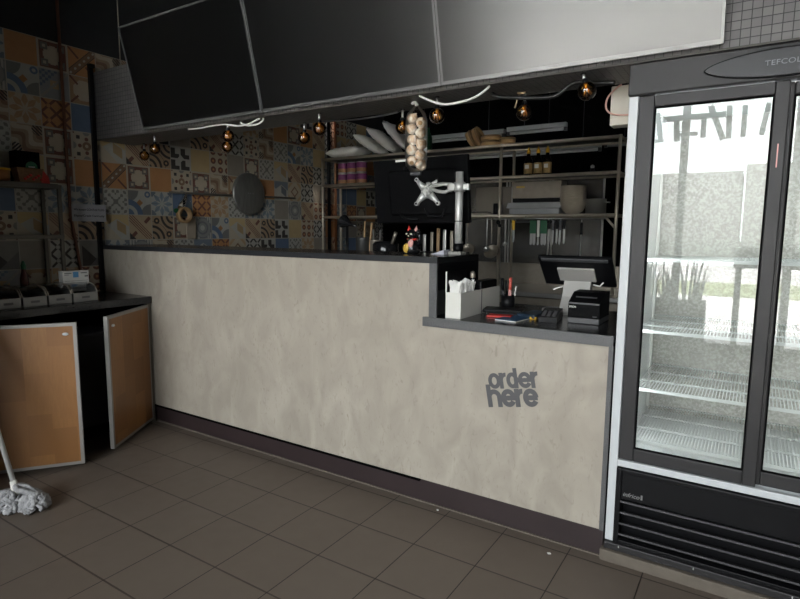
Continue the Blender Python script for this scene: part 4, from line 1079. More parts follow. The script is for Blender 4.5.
batten(-.5, 1.66, 3.34, 2.207, 'unlit long strip light hanging between the two upper shelves')
batten(1.69, 2.5, 3.34, 2.236, 'unlit strip light at the right end, half hidden by the fridge')

Z2 = TIERS[1]+.012
def can(x, z, lab):
    o = thing('food_can', lab, 'can', (x, 2.62, z), (0, 0, random.uniform(0, 6)), 'purple cans in two layers')
    MB().lathe([(0, 0), (.060, 0), (.062, .004), (.058, .008), (.058, .112), (.062, .116), (.060, .12), (.056, .117), (0, .117)], (0, 0, 0), 24).build('tin', M['steel'], o)
    MB().lathe([(.0590, .012), (.0590, .052)], (0, 0, 0), 24).build('label_picture', M['tan_label'], o)
    MB().lathe([(.0590, .052), (.0590, .110)], (0, 0, 0), 24).build('label_band', M['purple'], o)
for j, ly in enumerate(('bottom', 'top')):
    for i, ps_ in enumerate(('left', 'middle', 'right')):
        can(-.935+.127*i, Z2+.1205*j, 'purple labelled food can, %s of the %s layer of three' % (ps_, ly))
def soy(x, lab):
    o = thing('sauce_bottle', lab, 'bottle', (x, 2.62, Z2), (0, 0, 0), 'dark sauce bottles')
    MB().lathe([(0, 0), (.036, 0), (.038, .008), (.038, .13), (.030, .158), (.017, .182), (.015, .205), (0, .205)], (0, 0, 0), 20).build('glass', M['soy_glass'], o)
    MB().lathe([(.0385, .02), (.0385, .115)], (0, 0, 0), 20).build('label', M['label_gold'], o)
    MB().bb(-.018, .020, -.0395, -.0385, .065, .10).build('label_patch', M['paper'], o)
    MB().lathe([(.018, .198), (.018, .225), (.010, .240), (.005, .258), (0, .26)], (0, 0, 0), 16).build('cap', M['yellow'], o)
for x, w_ in ((1.195, 'left'), (1.285, 'middle'), (1.37, 'right')): soy(x, 'dark sauce bottle with yellow cap, %s of three' % w_)
sb = thing('white_ornament', 'tiny round white knob on a dark stand near the shelf end', 'knob', (1.75, 2.68, Z2))
MB(sb).cyl((1.75, 2.68, Z2), (1.75, 2.68, Z2+.05), .022, .016, seg=14).build('stand', M['black_plastic'], sb)
MB(sb).ball((1.75, 2.68, Z2+.062), .017).build('knob_head', M['alu'], sb)

Z3 = TIERS[0]+.012
nbw = 10
proto = None
for k in range(nbw):
    lab = 'beige bowl at the bottom of the tall stack' if k == 0 else ('beige bowl on top of the tall stack' if k == nbw-1 else 'beige bowl nested inside the tall stack')
    if proto is None:
        proto = thing('bowl', lab, 'bowl', (1.605, 2.65, Z3), group='stacked beige bowls')
        MB().lathe([(0, .004), (.052, .0), (.056, .004), (.058, .010), (.085, .028), (.101, .056), (.106, .078), (.113, .084), (.113, .089), (.106, .089), (.103, .079), (.096, .056), (.080, .034), (.054, .017), (0, .015)], (0, 0, 0), 32).build('vessel', M['ceramic'], proto)
        continue
    c = copy_tree(proto); c.location = (1.605, 2.65, Z3+.0175*k); c['label'] = lab
bx_ = thing('steel_box_oven', 'dark steel countertop oven behind the bottles and bowls', 'oven', (1.27, 2.70, Z3))
MB(bx_).bb(1.03, 1.50, 2.60, 2.80, Z3, Z3+.06, .01).build('base', mat('appliance_grey', (0.33, 0.34, 0.35), 0.4), bx_)
hd_ = MB(bx_); hd_.prism([(2.585, Z3+.06), (2.80, Z3+.06), (2.80, Z3+.115), (2.62, Z3+.11)], 1.01, 1.52, axis='x'); hd_.build('lid', mat('appliance_pale', (0.42, 0.43, 0.44), 0.35), bx_)
MB(bx_).bb(1.04, 1.50, 2.64, 2.80, Z3+.15, Z3+.30, .004).build('oven_box', M['dull_steel'], bx_)
MB(bx_).bb(1.04, 1.50, 2.66, 2.80, Z3+.115, Z3+.15).build('gap_panel', M['black_plastic'], bx_)
MB(bx_).bb(1.08, 1.16, 2.638, 2.64, Z3+.245, Z3+.262).build('badge', M['gold'], bx_)
pn_ = thing('cutting_board', 'beige board standing on the lowest shelf left of the oven', 'board', (.84, 2.74, Z3))
MB(pn_).bb(.63, 1.0, 2.735, 2.755, Z3, Z3+.27, .003).build('board', mat('board_beige', (0.23, 0.20, 0.165), 0.55), pn_)
MB(pn_).bb(1.0, 1.012, 2.733, 2.757, Z3, Z3+.27).build('steel_edge', M['steel'], pn_)
tr = thing('shelf_tray', 'low pale tray on the lowest shelf in front of the board', 'tray', (.72, 2.60, Z3))
MB(tr).bb(.62, .86, 2.53, 2.68, Z3, Z3+.02, .003).build('tray_body', M['dull_steel'], tr)
MB(tr).bb(.65, .83, 2.55, 2.66, Z3+.02, Z3+.03, .003).build('contents', M['black_plastic'], tr)
for x, m_, h_, lab in ((.905, 'black_plastic', .105, 'black upright canister beside the beige board, left one'), (.955, 'steel', .10, 'steel upright canister beside the shelf post')):
    o = MB(At(x, 2.58, Z3)); o.cyl((x, 2.58, Z3), (x, 2.58, Z3+h_), .022, seg=16); tag(o.build('canister', M[m_]), lab, 'canister')
st_ = thing('stock_pot', 'tall steel pot at the right end of the lowest shelf', 'pot', (1.80, 2.66, Z3))
MB(st_).lathe([(0, 0), (.085, 0), (.085, .125), (.089, .128), (.082, .128), (.082, .01), (0, .01)], (1.80, 2.66, Z3), 24).build('pot_body', M['steel'], st_)
for s_ in (-1, 1): MB(st_).tube([(1.80+s_*.085, 2.63, Z3+.10), (1.80+s_*.11, 2.64, Z3+.10), (1.80+s_*.11, 2.68, Z3+.10), (1.80+s_*.085, 2.69, Z3+.10)], .005, 6).build('handle', M['steel'], st_)

# hanging tools
HR = 1.500
def ladle(x, L, r, label, m='steel', flat=.6, y=2.412):
    o = thing('ladle', label, 'ladle', (x, y, HR), (0, random.uniform(-.03, .03), 0))
    MB().tube([(0, .012, .004), (0, .012, .012), (0, 0, .014), (0, -.004, 0), (0, -.002, -.05), (0, 0, -L*.6), (0, 0, -L+r)], .006, 8).build('handle', M[m], o)
    pr = [(0, -r*flat), (r*.5, -r*flat*.9), (r*.85, -r*flat*.5), (r, 0), (r*.96, 0), (r*.8, -r*flat*.42), (r*.45, -r*flat*.8), (0, -r*flat*.88)]
    MB().lathe(pr, (0, 0, -L), 20, Matrix.Rotation(math.radians(55), 4, 'X')).build('bowl', M[m], o)
ladle(.90, .27, .030, 'slim steel ladle hanging left of the wok spoon')
ladle(.945, .29, .074, 'big dark steel wok ladle hanging under the shelf', 'dull_steel', .45)
ladle(.70, .28, .075, 'dark round strainer ladle hanging beside the monitor pole', 'dull_steel', .4)
ladle(.63, .22, .028, 'short slim spoon hanging next to the strainer ladle')
ladle(1.075, .22, .022, 'small bright spoon hanging left of the yellow knife')
tp = thing('hanging_clip', 'dark clip hanging where the wok ladle hooks on', 'clip', (.995, 2.44, HR))
MB(tp).ball((.995, 2.44, 1.475), .022, (1, .5, 1)).build('clip_body', M['black_plastic'], tp)
MB(tp).ball((1.01, 2.44, 1.445), .016, (1, .5, 1)).build('clip_jaw', M['black_plastic'], tp)
mg = thing('knife_rack', 'dark magnetic strip holding the row of knives', 'knife rack', (1.40, 2.475, 1.485))
MB(mg).bb(1.11, 1.60, 2.468, 2.480, 1.470, 1.492).build('strip', M['anthracite'], mg)
for x in (1.15, 1.56): MB(mg).tube([(x, 2.474, 1.49), (x, 2.430, 1.507)], .004, 6).build('hook', M['steel'], mg)
def knife(x, m, hl, bl, label, wd=.020, grp='knives on the strip'):
    o = thing('kitchen_knife', label, 'knife', (x, 2.458, 1.492), (0, random.uniform(-.02, .02), 0), grp)
    MB().bb(-wd*.62, wd*.62, -.008, .007, -hl, 0, .003).build('handle', M[m], o)
    MB().prism([(-wd*.5, -hl), (wd*.5, -hl), (wd*.5, -hl-bl*.78), (wd*.1, -hl-bl), (-wd*.5, -hl-bl*.9)], -.0012, .0012).build('blade', M['chrome'], o)
knife(1.135, 'yellow', .085, .115, 'yellow-handled knife, alone at the left of the strip')
for i, w_ in enumerate(('first', 'second', 'fourth', 'fifth')):
    knife((1.305, 1.332, 1.40, 1.428)[i], 'green', .115, .105, 'green-handled knife, %s in the close row from left' % w_, .026)
knife(1.366, 'white_plastic', .145, .075, 'white-handled knife among the green-handled ones', .018)
for i, x in enumerate((1.465, 1.497, 1.529, 1.560, 1.592)):
    knife(x, 'grey_plastic' if i % 2 else 'black_plastic', .075+.01*(i % 2), .13, '%s knife of the dark-handled five on the right of the strip' % ('first', 'second', 'third', 'fourth', 'fifth')[i], .018)
ss = thing('sharpening_steel', 'black-handled sharpening steel hanging alone at the right', 'sharpening steel', (1.74, 2.455, 1.50))
MB(ss).tube([(1.74, 2.465, 1.51), (1.74, 2.452, 1.50), (1.74, 2.452, 1.47)], .003, 6).build('hook', M['steel'], ss)
MB(ss).lathe([(0, 1.475), (.010, 1.472), (.014, 1.455), (.011, 1.42), (.013, 1.39), (.016, 1.372), (0, 1.370)], (1.74, 2.452, 0), 14).build('handle', M['black_plastic'], ss)
MB(ss).cyl((1.74, 2.452, 1.372), (1.738, 2.452, 1.17), .0055, .004, seg=8).build('rod', M['steel'], ss)
tp = thing('kitchen_tap', 'slim steel tap standing on the back bench', 'tap', (.81, 2.95, .87))
MB(tp).tube([(.81, 2.95, .872), (.81, 2.95, 1.22), (.80, 2.92, 1.25), (.77, 2.88, 1.245), (.765, 2.87, 1.20)], .009, 8).build('spout', M['steel'], tp)
MB(tp).cyl((.81, 2.95, .871), (.81, 2.95, .91), .02, seg=12).build('base', M['steel'], tp)

# tools standing on the prep bench behind the bar
fn = thing('funnel', 'black cone funnel lying tipped over behind the bar at left', 'funnel', (.55, .80, .98))
pot = MB(fn); pot.lathe([(0, .98), (.05, .98), (.052, 1.20), (.055, 1.205), (.05, 1.205), (.05, 1.0), (0, 1.0)], (.62, .82, 0), 20)
U = thing('utensil_pot', 'grey steel utensil pot behind the bar with wooden spoons', 'pot', (.64, .82, .981))
MB(U).lathe([(0, .981), (.050, .981), (.053, 1.33), (.055, 1.345), (.050, 1.345), (.048, .99), (0, .99)], (.645, .84, 0), 24).build('pot_body', mat('pot_grey', (0.06, 0.06, 0.058), 0.4, .5), U)
pot.bm.free()
def cone(apex, base, r):
    f_ = MB(fn); f_.cyl(base, apex, r, .006, seg=24); return f_
fn.location = (.52, .80, .981)
f_ = MB(fn); f_.cyl((.500, .80, 1.455), (.585, .78, 1.43), .048, .008, seg=24, caps=False); f_.cyl((.585, .78, 1.43), (.635, .77, 1.418), .008, .006, seg=12); f_.build('cone', M['black_gloss'], fn)
f_ = MB(fn); f_.cyl((.51, .83, .982), (.51, .83, 1.43), .010, seg=12); f_.cyl((.51, .83, .982), (.51, .83, .995), .06, seg=20); f_.build('stand', M['black_plastic'], fn)
def spoon(x, y, tx, ty, z0, L, m, label, r=.006, head=True):
    a = Vector((x, y, z0)); b = a+Vector((tx, ty, L))
    o = thing('cooking_spoon', label, 'spoon', a)
    MB(o).tube([a, a+(b-a)*.5, b], r, 8).build('handle', M[m], o)
    if head: MB(o).ball(b, .020, (1, .35, 1.5)).build('head', M[m], o)
spoon(.640, .84, .035, -.02, 1.0, .455, 'skin_wood', 'pale wooden stick standing tallest in the grey utensil pot', .007, False)
spoon(.665, .85, .055, -.01, 1.0, .445, 'skin_wood', 'brown wooden spoon handle right in the grey utensil pot', .008, False)
p2 = thing('steel_canister', 'steel utensil canister behind the bar left of the lucky cat', 'canister', (.755, .84, .981))
MB(p2).lathe([(0, .981), (.042, .981), (.042, 1.32), (.045, 1.325), (.039, 1.325), (.039, .99), (0, .99)], (.755, .84, 0), 20).build('canister_body', M['dull_steel'], p2)
spoon(.745, .84, -.012, 0, 1.0, .40, 'steel', 'steel spoon handle standing in the steel utensil canister', .006, False)
spoon(.765, .85, .02, 0, 1.0, .395, 'steel', 'second steel handle leaning right in the steel canister', .006, False)
pan_ = thing('saucepan', 'upturned dark saucepan behind the bar left of the figurine', 'pan', (.865, .80, .981))
MB(pan_).lathe([(.09, 1.16), (.092, 1.16), (.09, 1.30), (.075, 1.318), (0, 1.32)], (.865, .80, 0), 28).build('pan_body', M['black_gloss'], pan_)
MB(pan_).lathe([(.0, .982), (.085, .982), (.085, 1.162), (0, 1.162)], (.865, .80, 0), 24).build('crate_stand', M['black_plastic'], pan_)
MB(pan_).tube([(.935, .77, 1.30), (.965, .75, 1.345), (.985, .74, 1.38)], .012, 8).build('handle', M['dull_steel'], pan_)
kbk = thing('knife_block', 'block of upright steel rods behind the lucky cat', 'utensil holder', (1.27, .72, .981))
MB(kbk).bb(1.13, 1.42, .70, .82, .981, 1.26, .004).build('block', M['black_plastic'], kbk)
for i, (x, m_, h_) in enumerate(((1.15, 'dull_steel', 1.40), (1.20, 'steel', 1.37), (1.255, 'dull_steel', 1.385), (1.30, 'skin_wood', 1.41), (1.345, 'chrome', 1.40), (1.395, 'dull_steel', 1.395))):
    MB(kbk).bb(x-.010, x+.010, .74, .755, 1.262, h_, .003).build('utensil_handle', M[m_], kbk)

# ------------------------------------------------------------------ left wall: rail with pan lid and tape, pipes, sign
wr_ = thing('pan_rail', 'thin dark rail on the tiled wall holding the round pan', 'rail', (-1.18, 1.33, 1.70))
MB(wr_).tube([(-1.165, .58, 1.695), (-1.165, 2.09, 1.725)], .009, 8).build('bar', M['dark_metal'], wr_)
for y in (.70, 1.35, 2.0): MB(wr_).cyl((-1.198, y, 1.697+(y-.58)*.02), (-1.165, y, 1.697+(y-.58)*.02), .006, seg=8).build('bracket', M['black_plastic'], wr_)
ld = thing('round_pan', 'round dark steel pan hanging on the tiled wall rail', 'pan', (-1.135, 1.43, 1.73), (0, PI/2, 0))
MB().lathe([(0, .014), (.03, .014), (.175, .010), (.196, .0), (.201, -.012), (.197, -.014), (.19, -.004), (.17, .004), (0, .006)], (0, 0, 0), 40).build('disc', None or mat('brushed_lid', (0.24, 0.235, 0.22), 0.30, 0.6, var=.35, scale=6, stretch=(1, 6, 1)), ld)
r_ = MB()
for dy in (-.03, 0, .03): r_.cyl((-.005, dy, .012), (-.005, dy, .019), .006, seg=10)
r_.build('rivet', M['chrome'], ld)
MB().tube([(-.05, -.02, -.02), (-.02, 0, -.022), (.01, 0, -.02)], .004, 6).build('hook', M['steel'], ld)
tg = thing('packing_tape', 'roll of brown tape on a clear film bag hanging from the rail', 'tape', (-1.15, .73, 1.69))
bg_ = MB(tg)
bg_.grid(8, 10, lambda u, v: (-1.162+.012*math.sin(u*5+v*3), .735+(u-.5)*(.05+.12*min(1, v*1.3))-.02*v, 1.70-.19*v+.006*math.sin(11*u)))
bg_.build('film', M['cling'], tg)
R_ = Matrix.Rotation(PI/2, 4, 'Y')
MB(tg).lathe([(.052, -.022), (.068, -.022), (.068, .022), (.052, .022), (.052, -.022)], (-1.135, .695, 1.51), 28, R_).build('tape_roll', mat('tape_tan', (0.36, 0.23, 0.11), 0.45), tg)
MB(tg).lathe([(.046, -.020), (.052, -.020), (.052, .020), (.046, .020), (.046, -.020)], (-1.135, .695, 1.51), 28, R_).build('tape_core', M['skin_wood'], tg)
MB(tg).ball((-1.150, .63, 1.545), .03, (.4, .9, .7)).build('green_clip', M['green'], tg)
pa = MB(At(-1.17, .77, 1.42)); pa.box((-1.180, .79, 1.40), (.010, .10, .18), (0, 0, .05), .002)
tag(pa.build('hanging_paper', mat('kraft', (0.36, 0.30, 0.23), 0.8)), 'crumpled pale paper tag below the tape roll on the tiles', 'paper')

pp = MB(At(-1.185, -.222, 1.5)); pp.tube([(-1.183, -.222, 3.59), (-1.183, -.223, 2.2), (-1.183, -.222, 1.48), (-1.183, -.20, 1.32), (-1.183, -.178, 1.12), (-1.183, -.176, .92)], .011, 8)
tag(pp.build('wall_pipe', M['rust_pipe']), 'thin copper-brown pipe running down the tiled wall at left', 'pipe')
bp2 = thing('black_post', 'slim black square post at the left end of the counter', 'post', (-1.172, -.02, .92))
MB(bp2).bb(-1.190, -1.162, -.036, -.010, .922, 2.548).build('shaft', M['black_plastic'], bp2)
MB(bp2).bb(-1.190, -1.150, -.036, .0, 2.548, 2.572).build('top_bracket', M['black_plastic'], bp2)
for y, r, m_, lab in ((2.66, .020, 'black_plastic', 'black pipe on the tiles beside the end of the steel shelf'), (2.78, .014, 'copper', 'copper pipe next to the black one behind the shelf')):
    o = MB(At(-1.175, y, 1.0)); o.cyl((-1.175, y, .87), (-1.175, y, 3.59), r, seg=12); tag(o.build('wall_pipe', M[m_]), lab, 'pipe')
sg = thing('paper_sign', 'white laminated payment sign hung at the black post', 'sign', (-1.142, -.07, 1.50))
MB(sg).bb(-1.146, -1.143, -.232, .016, 1.441, 1.565).build('sheet', mat('sign_paper', (0.36, 0.36, 0.38), 0.5), sg)
RZ = Matrix.Rotation(PI/2, 4, 'Z')
for txt, z0, z1, m_ in (('We accept CONTACTLESS', 1.514, 1.534, 0), ('Eftpos/Credit Card only', 1.470, 1.490, 0)):
    tm = text_mesh(txt, 1.0, .012)
    Mx = Matrix.Translation((-1.1425, -.218, 0)) @ RZ @ fit_text(tm, 0, .222, z0, z1, 0)
    MB(sg).add_mesh(tm, Mx).build('sign_text', M['black_paint'], sg)

# left shelf unit
su = thing('metal_rack', 'small two-tier metal frame shelf standing on the left worktop', 'shelf', (-1.06, -.9, .92))
ya, yb, xa, xb = -1.33, -.405, -1.185, -.955
for y in (ya, yb):
    for x in (xa+.01, xb): MB(su).bb(x-.010, x+.010, y-.010, y+.010, .921, 1.675).build('post', M['dark_metal'], su)
for z in (1.345, 1.675):
    f_ = MB(su); f_.bb(xb-.012, xb+.012, ya, yb+.012, z-.025, z); f_.bb(xa, xa+.02, ya, yb+.012, z-.025, z); f_.bb(xa+.02, xb-.012, yb-.01, yb+.012, z-.025, z); f_.bb(xa+.02, xb-.012, ya, ya+.02, z-.025, z)
    ff = f_.build('rail_frame', M['dark_metal'], su)
    if z > 1.5: MB(su).bb(xa+.012, xb-.006, ya+.01, yb, z, z+.006).build('board', M['shelf_board'], ff)
SZ = 1.682
bb_ = thing('black_carton', 'black carton with a round green emblem on the left shelf', 'box', (-1.09, -.525, SZ), (0, 0, 0))
MB(bb_).bb(-1.15, -1.06, -.605, -.460, SZ, SZ+.205, .003).build('carton_body', M['black_paint'], bb_)
q_ = MB(bb_); q_.cyl((-1.060, -.515, SZ+.105), (-1.057, -.515, SZ+.105), .036, seg=28); q_.build('round_emblem', mat('emblem_green', (0.02, 0.14, 0.07), 0.5), bb_)
MB(bb_).bb(-1.0572, -1.056, -.535, -.495, SZ+.102, SZ+.110).build('emblem_band', M['paper'], bb_)
bs = thing('wicker_basket', 'small brown wicker basket in front of the black carton', 'basket', (-1.0, -.57, SZ))
q_ = MB(bs); q_.prism([(-.63, SZ), (-.505, SZ), (-.490, SZ+.085), (-.645, SZ+.085)], -1.045, -.965, axis='x'); q_.build('basket_body', M['wicker'], bs)
MB(bs).bb(-1.048, -.962, -.648, -.487, SZ+.079, SZ+.090, .003).build('rim', M['wicker'], bs)
q_ = MB(bs)
for k in range(7): q_.ball((-.962, -.60+.016*k, SZ+.02+.012*(k % 3)), .010, (.4, 1, .8))
q_.build('red_trim', M['red'], bs)
rd = thing('red_packet', 'bright red packet at the right end of the left shelf', 'packet', (-1.05, -.445, SZ))
q_ = MB(rd); q_.prism([(-.495, SZ), (-.425, SZ), (-.432, SZ+.045), (-.462, SZ+.085), (-.488, SZ+.05)], -1.08, -1.02, axis='x'); q_.build('packet_body', M['red'], rd)
ob = thing('orange_tub', 'small orange tub left of the wicker basket', 'tub', (-1.02, -.72, SZ))
MB(ob).lathe([(0, 0), (.05, 0), (.055, .07), (0, .07)], (-1.02, -.72, SZ), 20).build('tub_body', mat('tub_orange', (0.32, 0.13, 0.04), 0.5), ob)
MB(ob).lathe([(.058, .066), (.058, .078), (0, .08)], (-1.02, -.72, SZ), 20).build('lid', M['yellow'], ob)

# left worktop, cabinet, doors
wt = MB(At(-.9, -.9, .86)); wt.bb(-1.195, -.585, -1.345, -.012, .868, .918, .003)
tag(wt.build('side_worktop', M['stone']), 'dark stone worktop running along the tiled wall at left', 'worktop')
def cabinet(y0, y1, lab):
    c = thing('base_cabinet', lab, 'cabinet', (-.9, (y0+y1)/2, 0))
    q = MB(c); q.bb(-1.19, -.61, y0, y0+.02, 0.02, .866); q.bb(-1.19, -.61, y1-.02, y1, 0.02, .866); q.bb(-1.19, -1.17, y0+.02, y1-.02, 0.02, .866)
    q.bb(-1.17, -.61, y0+.02, y1-.02, .02, .04)
    q.build('carcass', M['black_paint'], c)
    MB(c).bb(-.63, -.60, y1-.028, y1, .0, .866).build('front_post', M['dark_metal'], c)
    MB(c).bb(-.63, -.60, y0, y0+.028, .0, .866).build('front_post', M['dark_metal'], c)
    return c
cA = cabinet(-1.20, -.012, 'base cabinet next to the counter with both wooden doors ajar')
def cab_door(c, hx, hy, ang, side, lab):
    """leaf hinged at (hx, hy); local x runs from hinge to free edge"""
    Wd, z0, z1, t = .565, .022, .858, .022
    Mx = Matrix.Translation(Vector((hx, hy, 0))-Vector(c.location)) @ Matrix.Rotation(ang, 4, 'Z')
    def put(mb, name, m, par, lab=None):
        bmesh.ops.transform(mb.bm, matrix=Mx, verts=mb.bm.verts[:]); return mb.build(name, m, par, lab)
    d = put(MB().bb(.018, Wd-.018, -t/2, t/2, z0+.018, z1-.018), 'door', M['wood'], c, lab)
    f = MB(); f.bb(0, .018, -t/2-.001, t/2+.001, z0, z1); f.bb(Wd-.018, Wd, -t/2-.001, t/2+.001, z0, z1)
    f.bb(.018, Wd-.018, -t/2-.001, t/2+.001, z0, z0+.018); f.bb(.018, Wd-.018, -t/2-.001, t/2+.001, z1-.018, z1)
    put(f, 'edge_frame', M['door_alu'], d)
    for s in (-1, 1):
        k = MB(); k.ball((Wd-.055, s*(t/2+.007), z1-.062), .013, (1.2, .6, .7)); k.cyl((Wd-.055, s*t/2, z1-.062), (Wd-.055, s*(t/2+.006), z1-.062), .006, seg=10)
        put(k, 'knob', M['white_enamel'], d)
    h = MB()
    for z in (.16, .72): h.cyl((0, 0, z-.03), (0, 0, z+.03), .013, seg=10)
    put(h, 'hinge', M['steel'], d)
cab_door(cA, -.612, -.030, math.atan2(-.47, .30), 1, 'right wooden door standing ajar')
cab_door(cA, -.580, -1.165, math.atan2(.455, .335), -1, 'left wooden door standing ajar')
wb = thing('waste_bin', 'tall grey bin standing inside the open cabinet', 'bin', (-.90, -.38, .04))
MB(wb).prism([(-.55, .042), (-.20, .042), (-.185, .66), (-.565, .66)], -1.08, -.76, axis='x').build('bin_body', M['grey_plastic'], wb)
MB(wb).bb(-1.09, -.75, -.575, -.175, .66, .685, .005).build('rim', M['grey_plastic'], wb)

# food bins on the worktop
def gn_bin(y0, y1, lab):
    W_ = y1-y0
    o = thing('topping_bin', lab, 'food bin', (-.66, (y0+y1)/2, .919), (0, 0, 0), 'steel topping bins')
    h = W_/2-.004; D = .24
    q = MB()
    q.bb(-D, 0, -h, h, 0, .004); q.bb(-.004, 0, -h, h, .004, .058); q.bb(-D, -D+.004, -h, h, .004, .105)
    for s in (-1, 1): q.prism([(-D+.004, .004), (-.004, .004), (-.004, .058), (-.028, .092), (-.05, .105), (-D+.004, .105)], s*h-(.004 if s > 0 else 0), s*h+(.004 if s < 0 else 0))
    q.build('pan', mat('bin_steel', (0.20, 0.20, 0.20), 0.35, .7), o)
    l = MB(); l.grid(8, 2, lambda u, v: (-.012-.20*u, (v-.5)*2*h, .085+.035*math.sin(min(1, u*1.5)*PI/2)))
    l.build('lid', M['bin_lid'], o)
    e = MB()
    for s in (-1, 1): e.tube([(-.004, s*h, .058), (-.028, s*h, .092), (-.05, s*h, .107), (-.20, s*h, .122)], .0045, 6)
    e.build('lid_edge', M['dull_steel'], o)
    fl = MB(); fl.grid(8, 6, lambda u, v: (-.02-.20*u, (v-.5)*2*(h-.006), .045+.006*math.sin(8*u+5*v)+.004*math.sin(17*v)))
    fl.build('contents', mat('bin_contents', (0.04, 0.035, 0.03), 0.8), o)
    MB().bb(-.0005, .0012, -.025, .025, .022, .036).build('front_mark', M['grey_plastic'], o)
gn_bin(-.508, -.345, 'steel topping bin nearest the counter with a carton standing in it')
gn_bin(-.655, -.512, 'steel topping bin with clear lid, second from the counter')
gn_bin(-.800, -.659, 'steel topping bin with clear lid, third from the counter')
gn_bin(-.945, -.804, 'steel topping bin farthest from the counter, leftmost of the row')
cbx = thing('carton_box', 'white cardboard box with blue print standing in a topping bin', 'box', (-.80, -.415, .97), (0, 0, 0))
MB(cbx).bb(-.84, -.785, -.500, -.332, .975, 1.112, .002).build('carton', mat('carton_white', (0.62, 0.62, 0.60), 0.6), cbx)
MB(cbx).bb(-.785, -.7842, -.435, -.400, 1.068, 1.105).build('blue_print', mat('print_blue', (0.08, 0.28, 0.55), 0.5), cbx)
for a_, b_, c_, d__ in ((-.49, -.445, 1.094, 1.099), (-.49, -.46, 1.085, 1.088), (-.385, -.345, 1.094, 1.099), (-.36, -.338, 1.07, 1.078), (-.49, -.34, 1.045, 1.047)):
    MB(cbx).bb(-.785, -.7842, a_, b_, c_, d__).build('print_line', M['grey_plastic'], cbx)
sbt = thing('chili_bottle', 'sauce bottle with a green cap behind the topping bins', 'bottle', (-.86, -.735, .919))
MB(sbt).lathe([(0, 0), (.022, 0), (.024, .01), (.024, .15), (.014, .195), (.012, .215)], (-.935, -.662, .919), 20).build('bottle_body', mat('chili_red', (0.07, 0.012, 0.008), 0.25), sbt)
MB(sbt).lathe([(.015, .21), (.015, .235), (.007, .26), (0, .265)], (-.935, -.662, .919), 16).build('cap', M['green'], sbt)

# ------------------------------------------------------------------ mop
mp = thing('floor_mop', 'grey string mop standing on the tiles at the left edge', 'mop', (0.0, -1.17, 0))
a = Vector((-.035, -1.165, .11)); dv = Vector((-.36, -.05, .93)).normalized()
MB(mp).tube([a-dv*.02, a+dv*1.15], .012, 12).build('handle', M['alu'], mp)
MB(mp).tube([a-dv*.045, a+dv*.03], [.022, .016], 12).build('socket', M['white_plastic'], mp)
yr = MB(mp); rnd = random.Random(11)
for lx, ly, rx, ry, rz in ((-.045, -1.185, .085, .075, .085), (.062, -1.125, .066, .060, .082)):
    for k in range(70):
        az = rnd.uniform(0, 2*PI); el = rnd.uniform(.15, 1.0); ln = rnd.uniform(.5, 1.1); pts = []
        for j in range(5):
            e_ = el*PI/2*(1-j/4*ln); e_ = max(e_, -0.05); z_ = .010+rz*max(0, math.sin(e_)); c_ = math.cos(e_)
            w_ = .25*math.sin(3*j+k)
            pts.append((lx+rx*c_*math.cos(az+w_)+rnd.uniform(-.006, .006), ly+ry*c_*math.sin(az+w_)+rnd.uniform(-.006, .006), z_))
        yr.tube(pts, [.008, .0105, .0115, .0105, .008], 6)
for k in range(14):
    yr.tube([(-.035+rnd.uniform(-.02, .02), -1.165, .12), (.0+rnd.uniform(-.03, .03), -1.15+rnd.uniform(-.03, .03), .11), (.07+rnd.uniform(-.03, .03), -1.12+rnd.uniform(-.03, .03), .085)], .010, 6)
yo = yr.build('yarn_head', M['mop_yarn'], mp); yo['kind'] = 'stuff'

# small litter on the floor
for p, r, lab in (((1.745, -.03, .003), .006, 'tiny white paper crumb on the floor by the kick board'), ((2.333, -.098, .003), .009, 'torn white paper scrap on the tiles near the fridge')):
    o = MB(At(*p)); o.box(p, (r*1.6, r, .004), (.1, .2, .8)); tag(o.build('paper_scrap', M['paper']), lab, 'scrap')

# ------------------------------------------------------------------ shopfront things seen in the glass door's reflection
wb2 = thing('window_bar', 'dark bar table along the shop window behind the camera', 'table', (3.6, -4.7, 0))
MB(wb2).bb(2.80, 4.4, -4.95, -4.60, 1.02, 1.24, .004).build('top', M['stone'], wb2)
for x in (2.85, 4.3): MB(wb2).bb(x-.03, x+.03, -4.80, -4.70, 0, 1.02).build('leg', M['black_plastic'], wb2)
mn = MB(At(3.0, -4.77, 1.241)); mn.box((3.05, -4.77, 1.243), (.30, .21, .004), (0, 0, .2))
tag(mn.build('menu_sheet', M['paper']), 'white menu sheet lying on the window bar', 'menu')
pt = thing('window_planter', 'long planter of spiky leaves on the window ledge', 'planter', (2.0, -4.85, .4))
MB(pt).bb(1.2, 2.55, -4.95, -4.78, .401, .62, .005).build('trough', M['anthracite'], pt)
MB(pt).bb(1.2, 2.55, -4.95, -4.78, 0, .40).build('stand', M['black_paint'], pt)
lv = MB(pt)
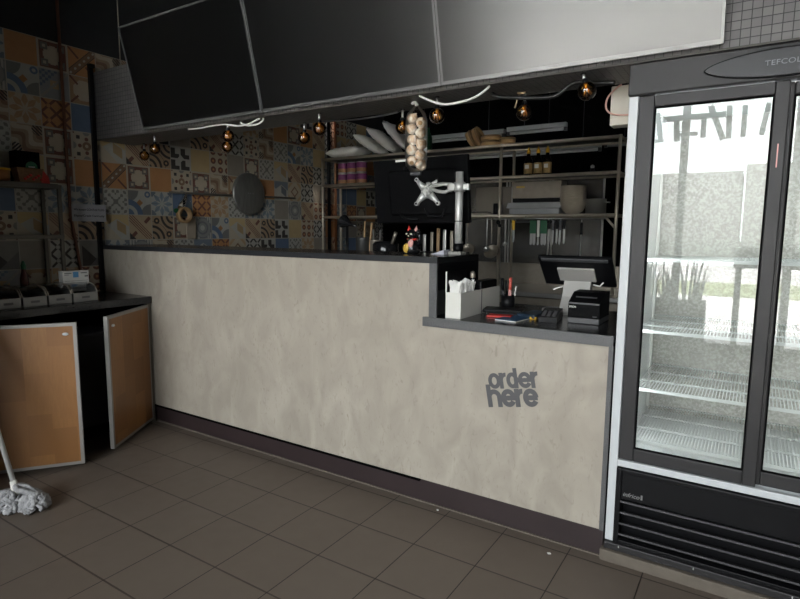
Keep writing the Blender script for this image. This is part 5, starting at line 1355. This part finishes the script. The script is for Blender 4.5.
for k in range(70):
    x = rnd.uniform(1.24, 2.5); h_ = rnd.uniform(.25, .6); dx = rnd.uniform(-.12, .12)
    lv.tube([(x, -4.86, .60), (x+dx*.4, -4.85, .6+h_*.6), (x+dx, -4.84+rnd.uniform(-.05, .05), .6+h_)], [.012, .010, .002], 4)
o = lv.build('leaves', mat('leaf_dark', (0.03, 0.05, 0.03), 0.5), pt); o['kind'] = 'stuff'

def translucent(name, col, f):
    m = bpy.data.materials.new(name); m.use_nodes = True; nt = m.node_tree; nt.nodes.clear()
    o = nt.nodes.new('ShaderNodeOutputMaterial'); mx = nt.nodes.new('ShaderNodeMixShader'); mx.inputs[0].default_value = f
    t = nt.nodes.new('ShaderNodeBsdfTranslucent'); d = nt.nodes.new('ShaderNodeBsdfDiffuse')
    for q in (t, d): q.inputs['Color'].default_value = (*col, 1)
    nt.links.new(d.outputs[0], mx.inputs[1]); nt.links.new(t.outputs[0], mx.inputs[2]); nt.links.new(mx.outputs[0], o.inputs[0]); return m
ws = thing('window_sign', 'teal film strokes across the top of the shop window', 'sign', (2.4, -4.99, 2.4))
tl = MB(ws)
def stroke(xa, za, xb, zb, w_):
    d = Vector((xb-xa, 0, zb-za)); tl.box(((xa+xb)/2, -5.008, (za+zb)/2), (d.length, .003, w_), (0, -math.atan2(zb-za, xb-xa), 0))
for a_ in ((1.95, 2.72, 2.60, 2.72, .065), (1.89, 2.80, 1.94, 2.50, .055), (2.10, 2.69, 2.115, 2.46, .06), (2.10, 2.53, 2.33, 2.53, .045), (2.385, 2.69, 2.385, 2.48, .055),
           (2.44, 2.83, 2.59, 2.44, .06), (2.63, 2.81, 2.64, 2.45, .055), (1.60, 2.48, 1.98, 2.48, .04), (1.62, 2.80, 1.62, 2.50, .05), (1.35, 2.72, 1.60, 2.72, .05), (2.78, 2.80, 2.78, 2.46, .05), (3.0, 2.80, 2.95, 2.46, .05)):
    stroke(*a_)
tl.build('strokes', translucent('teal_film', (0.07, 0.22, 0.22), .8), ws)
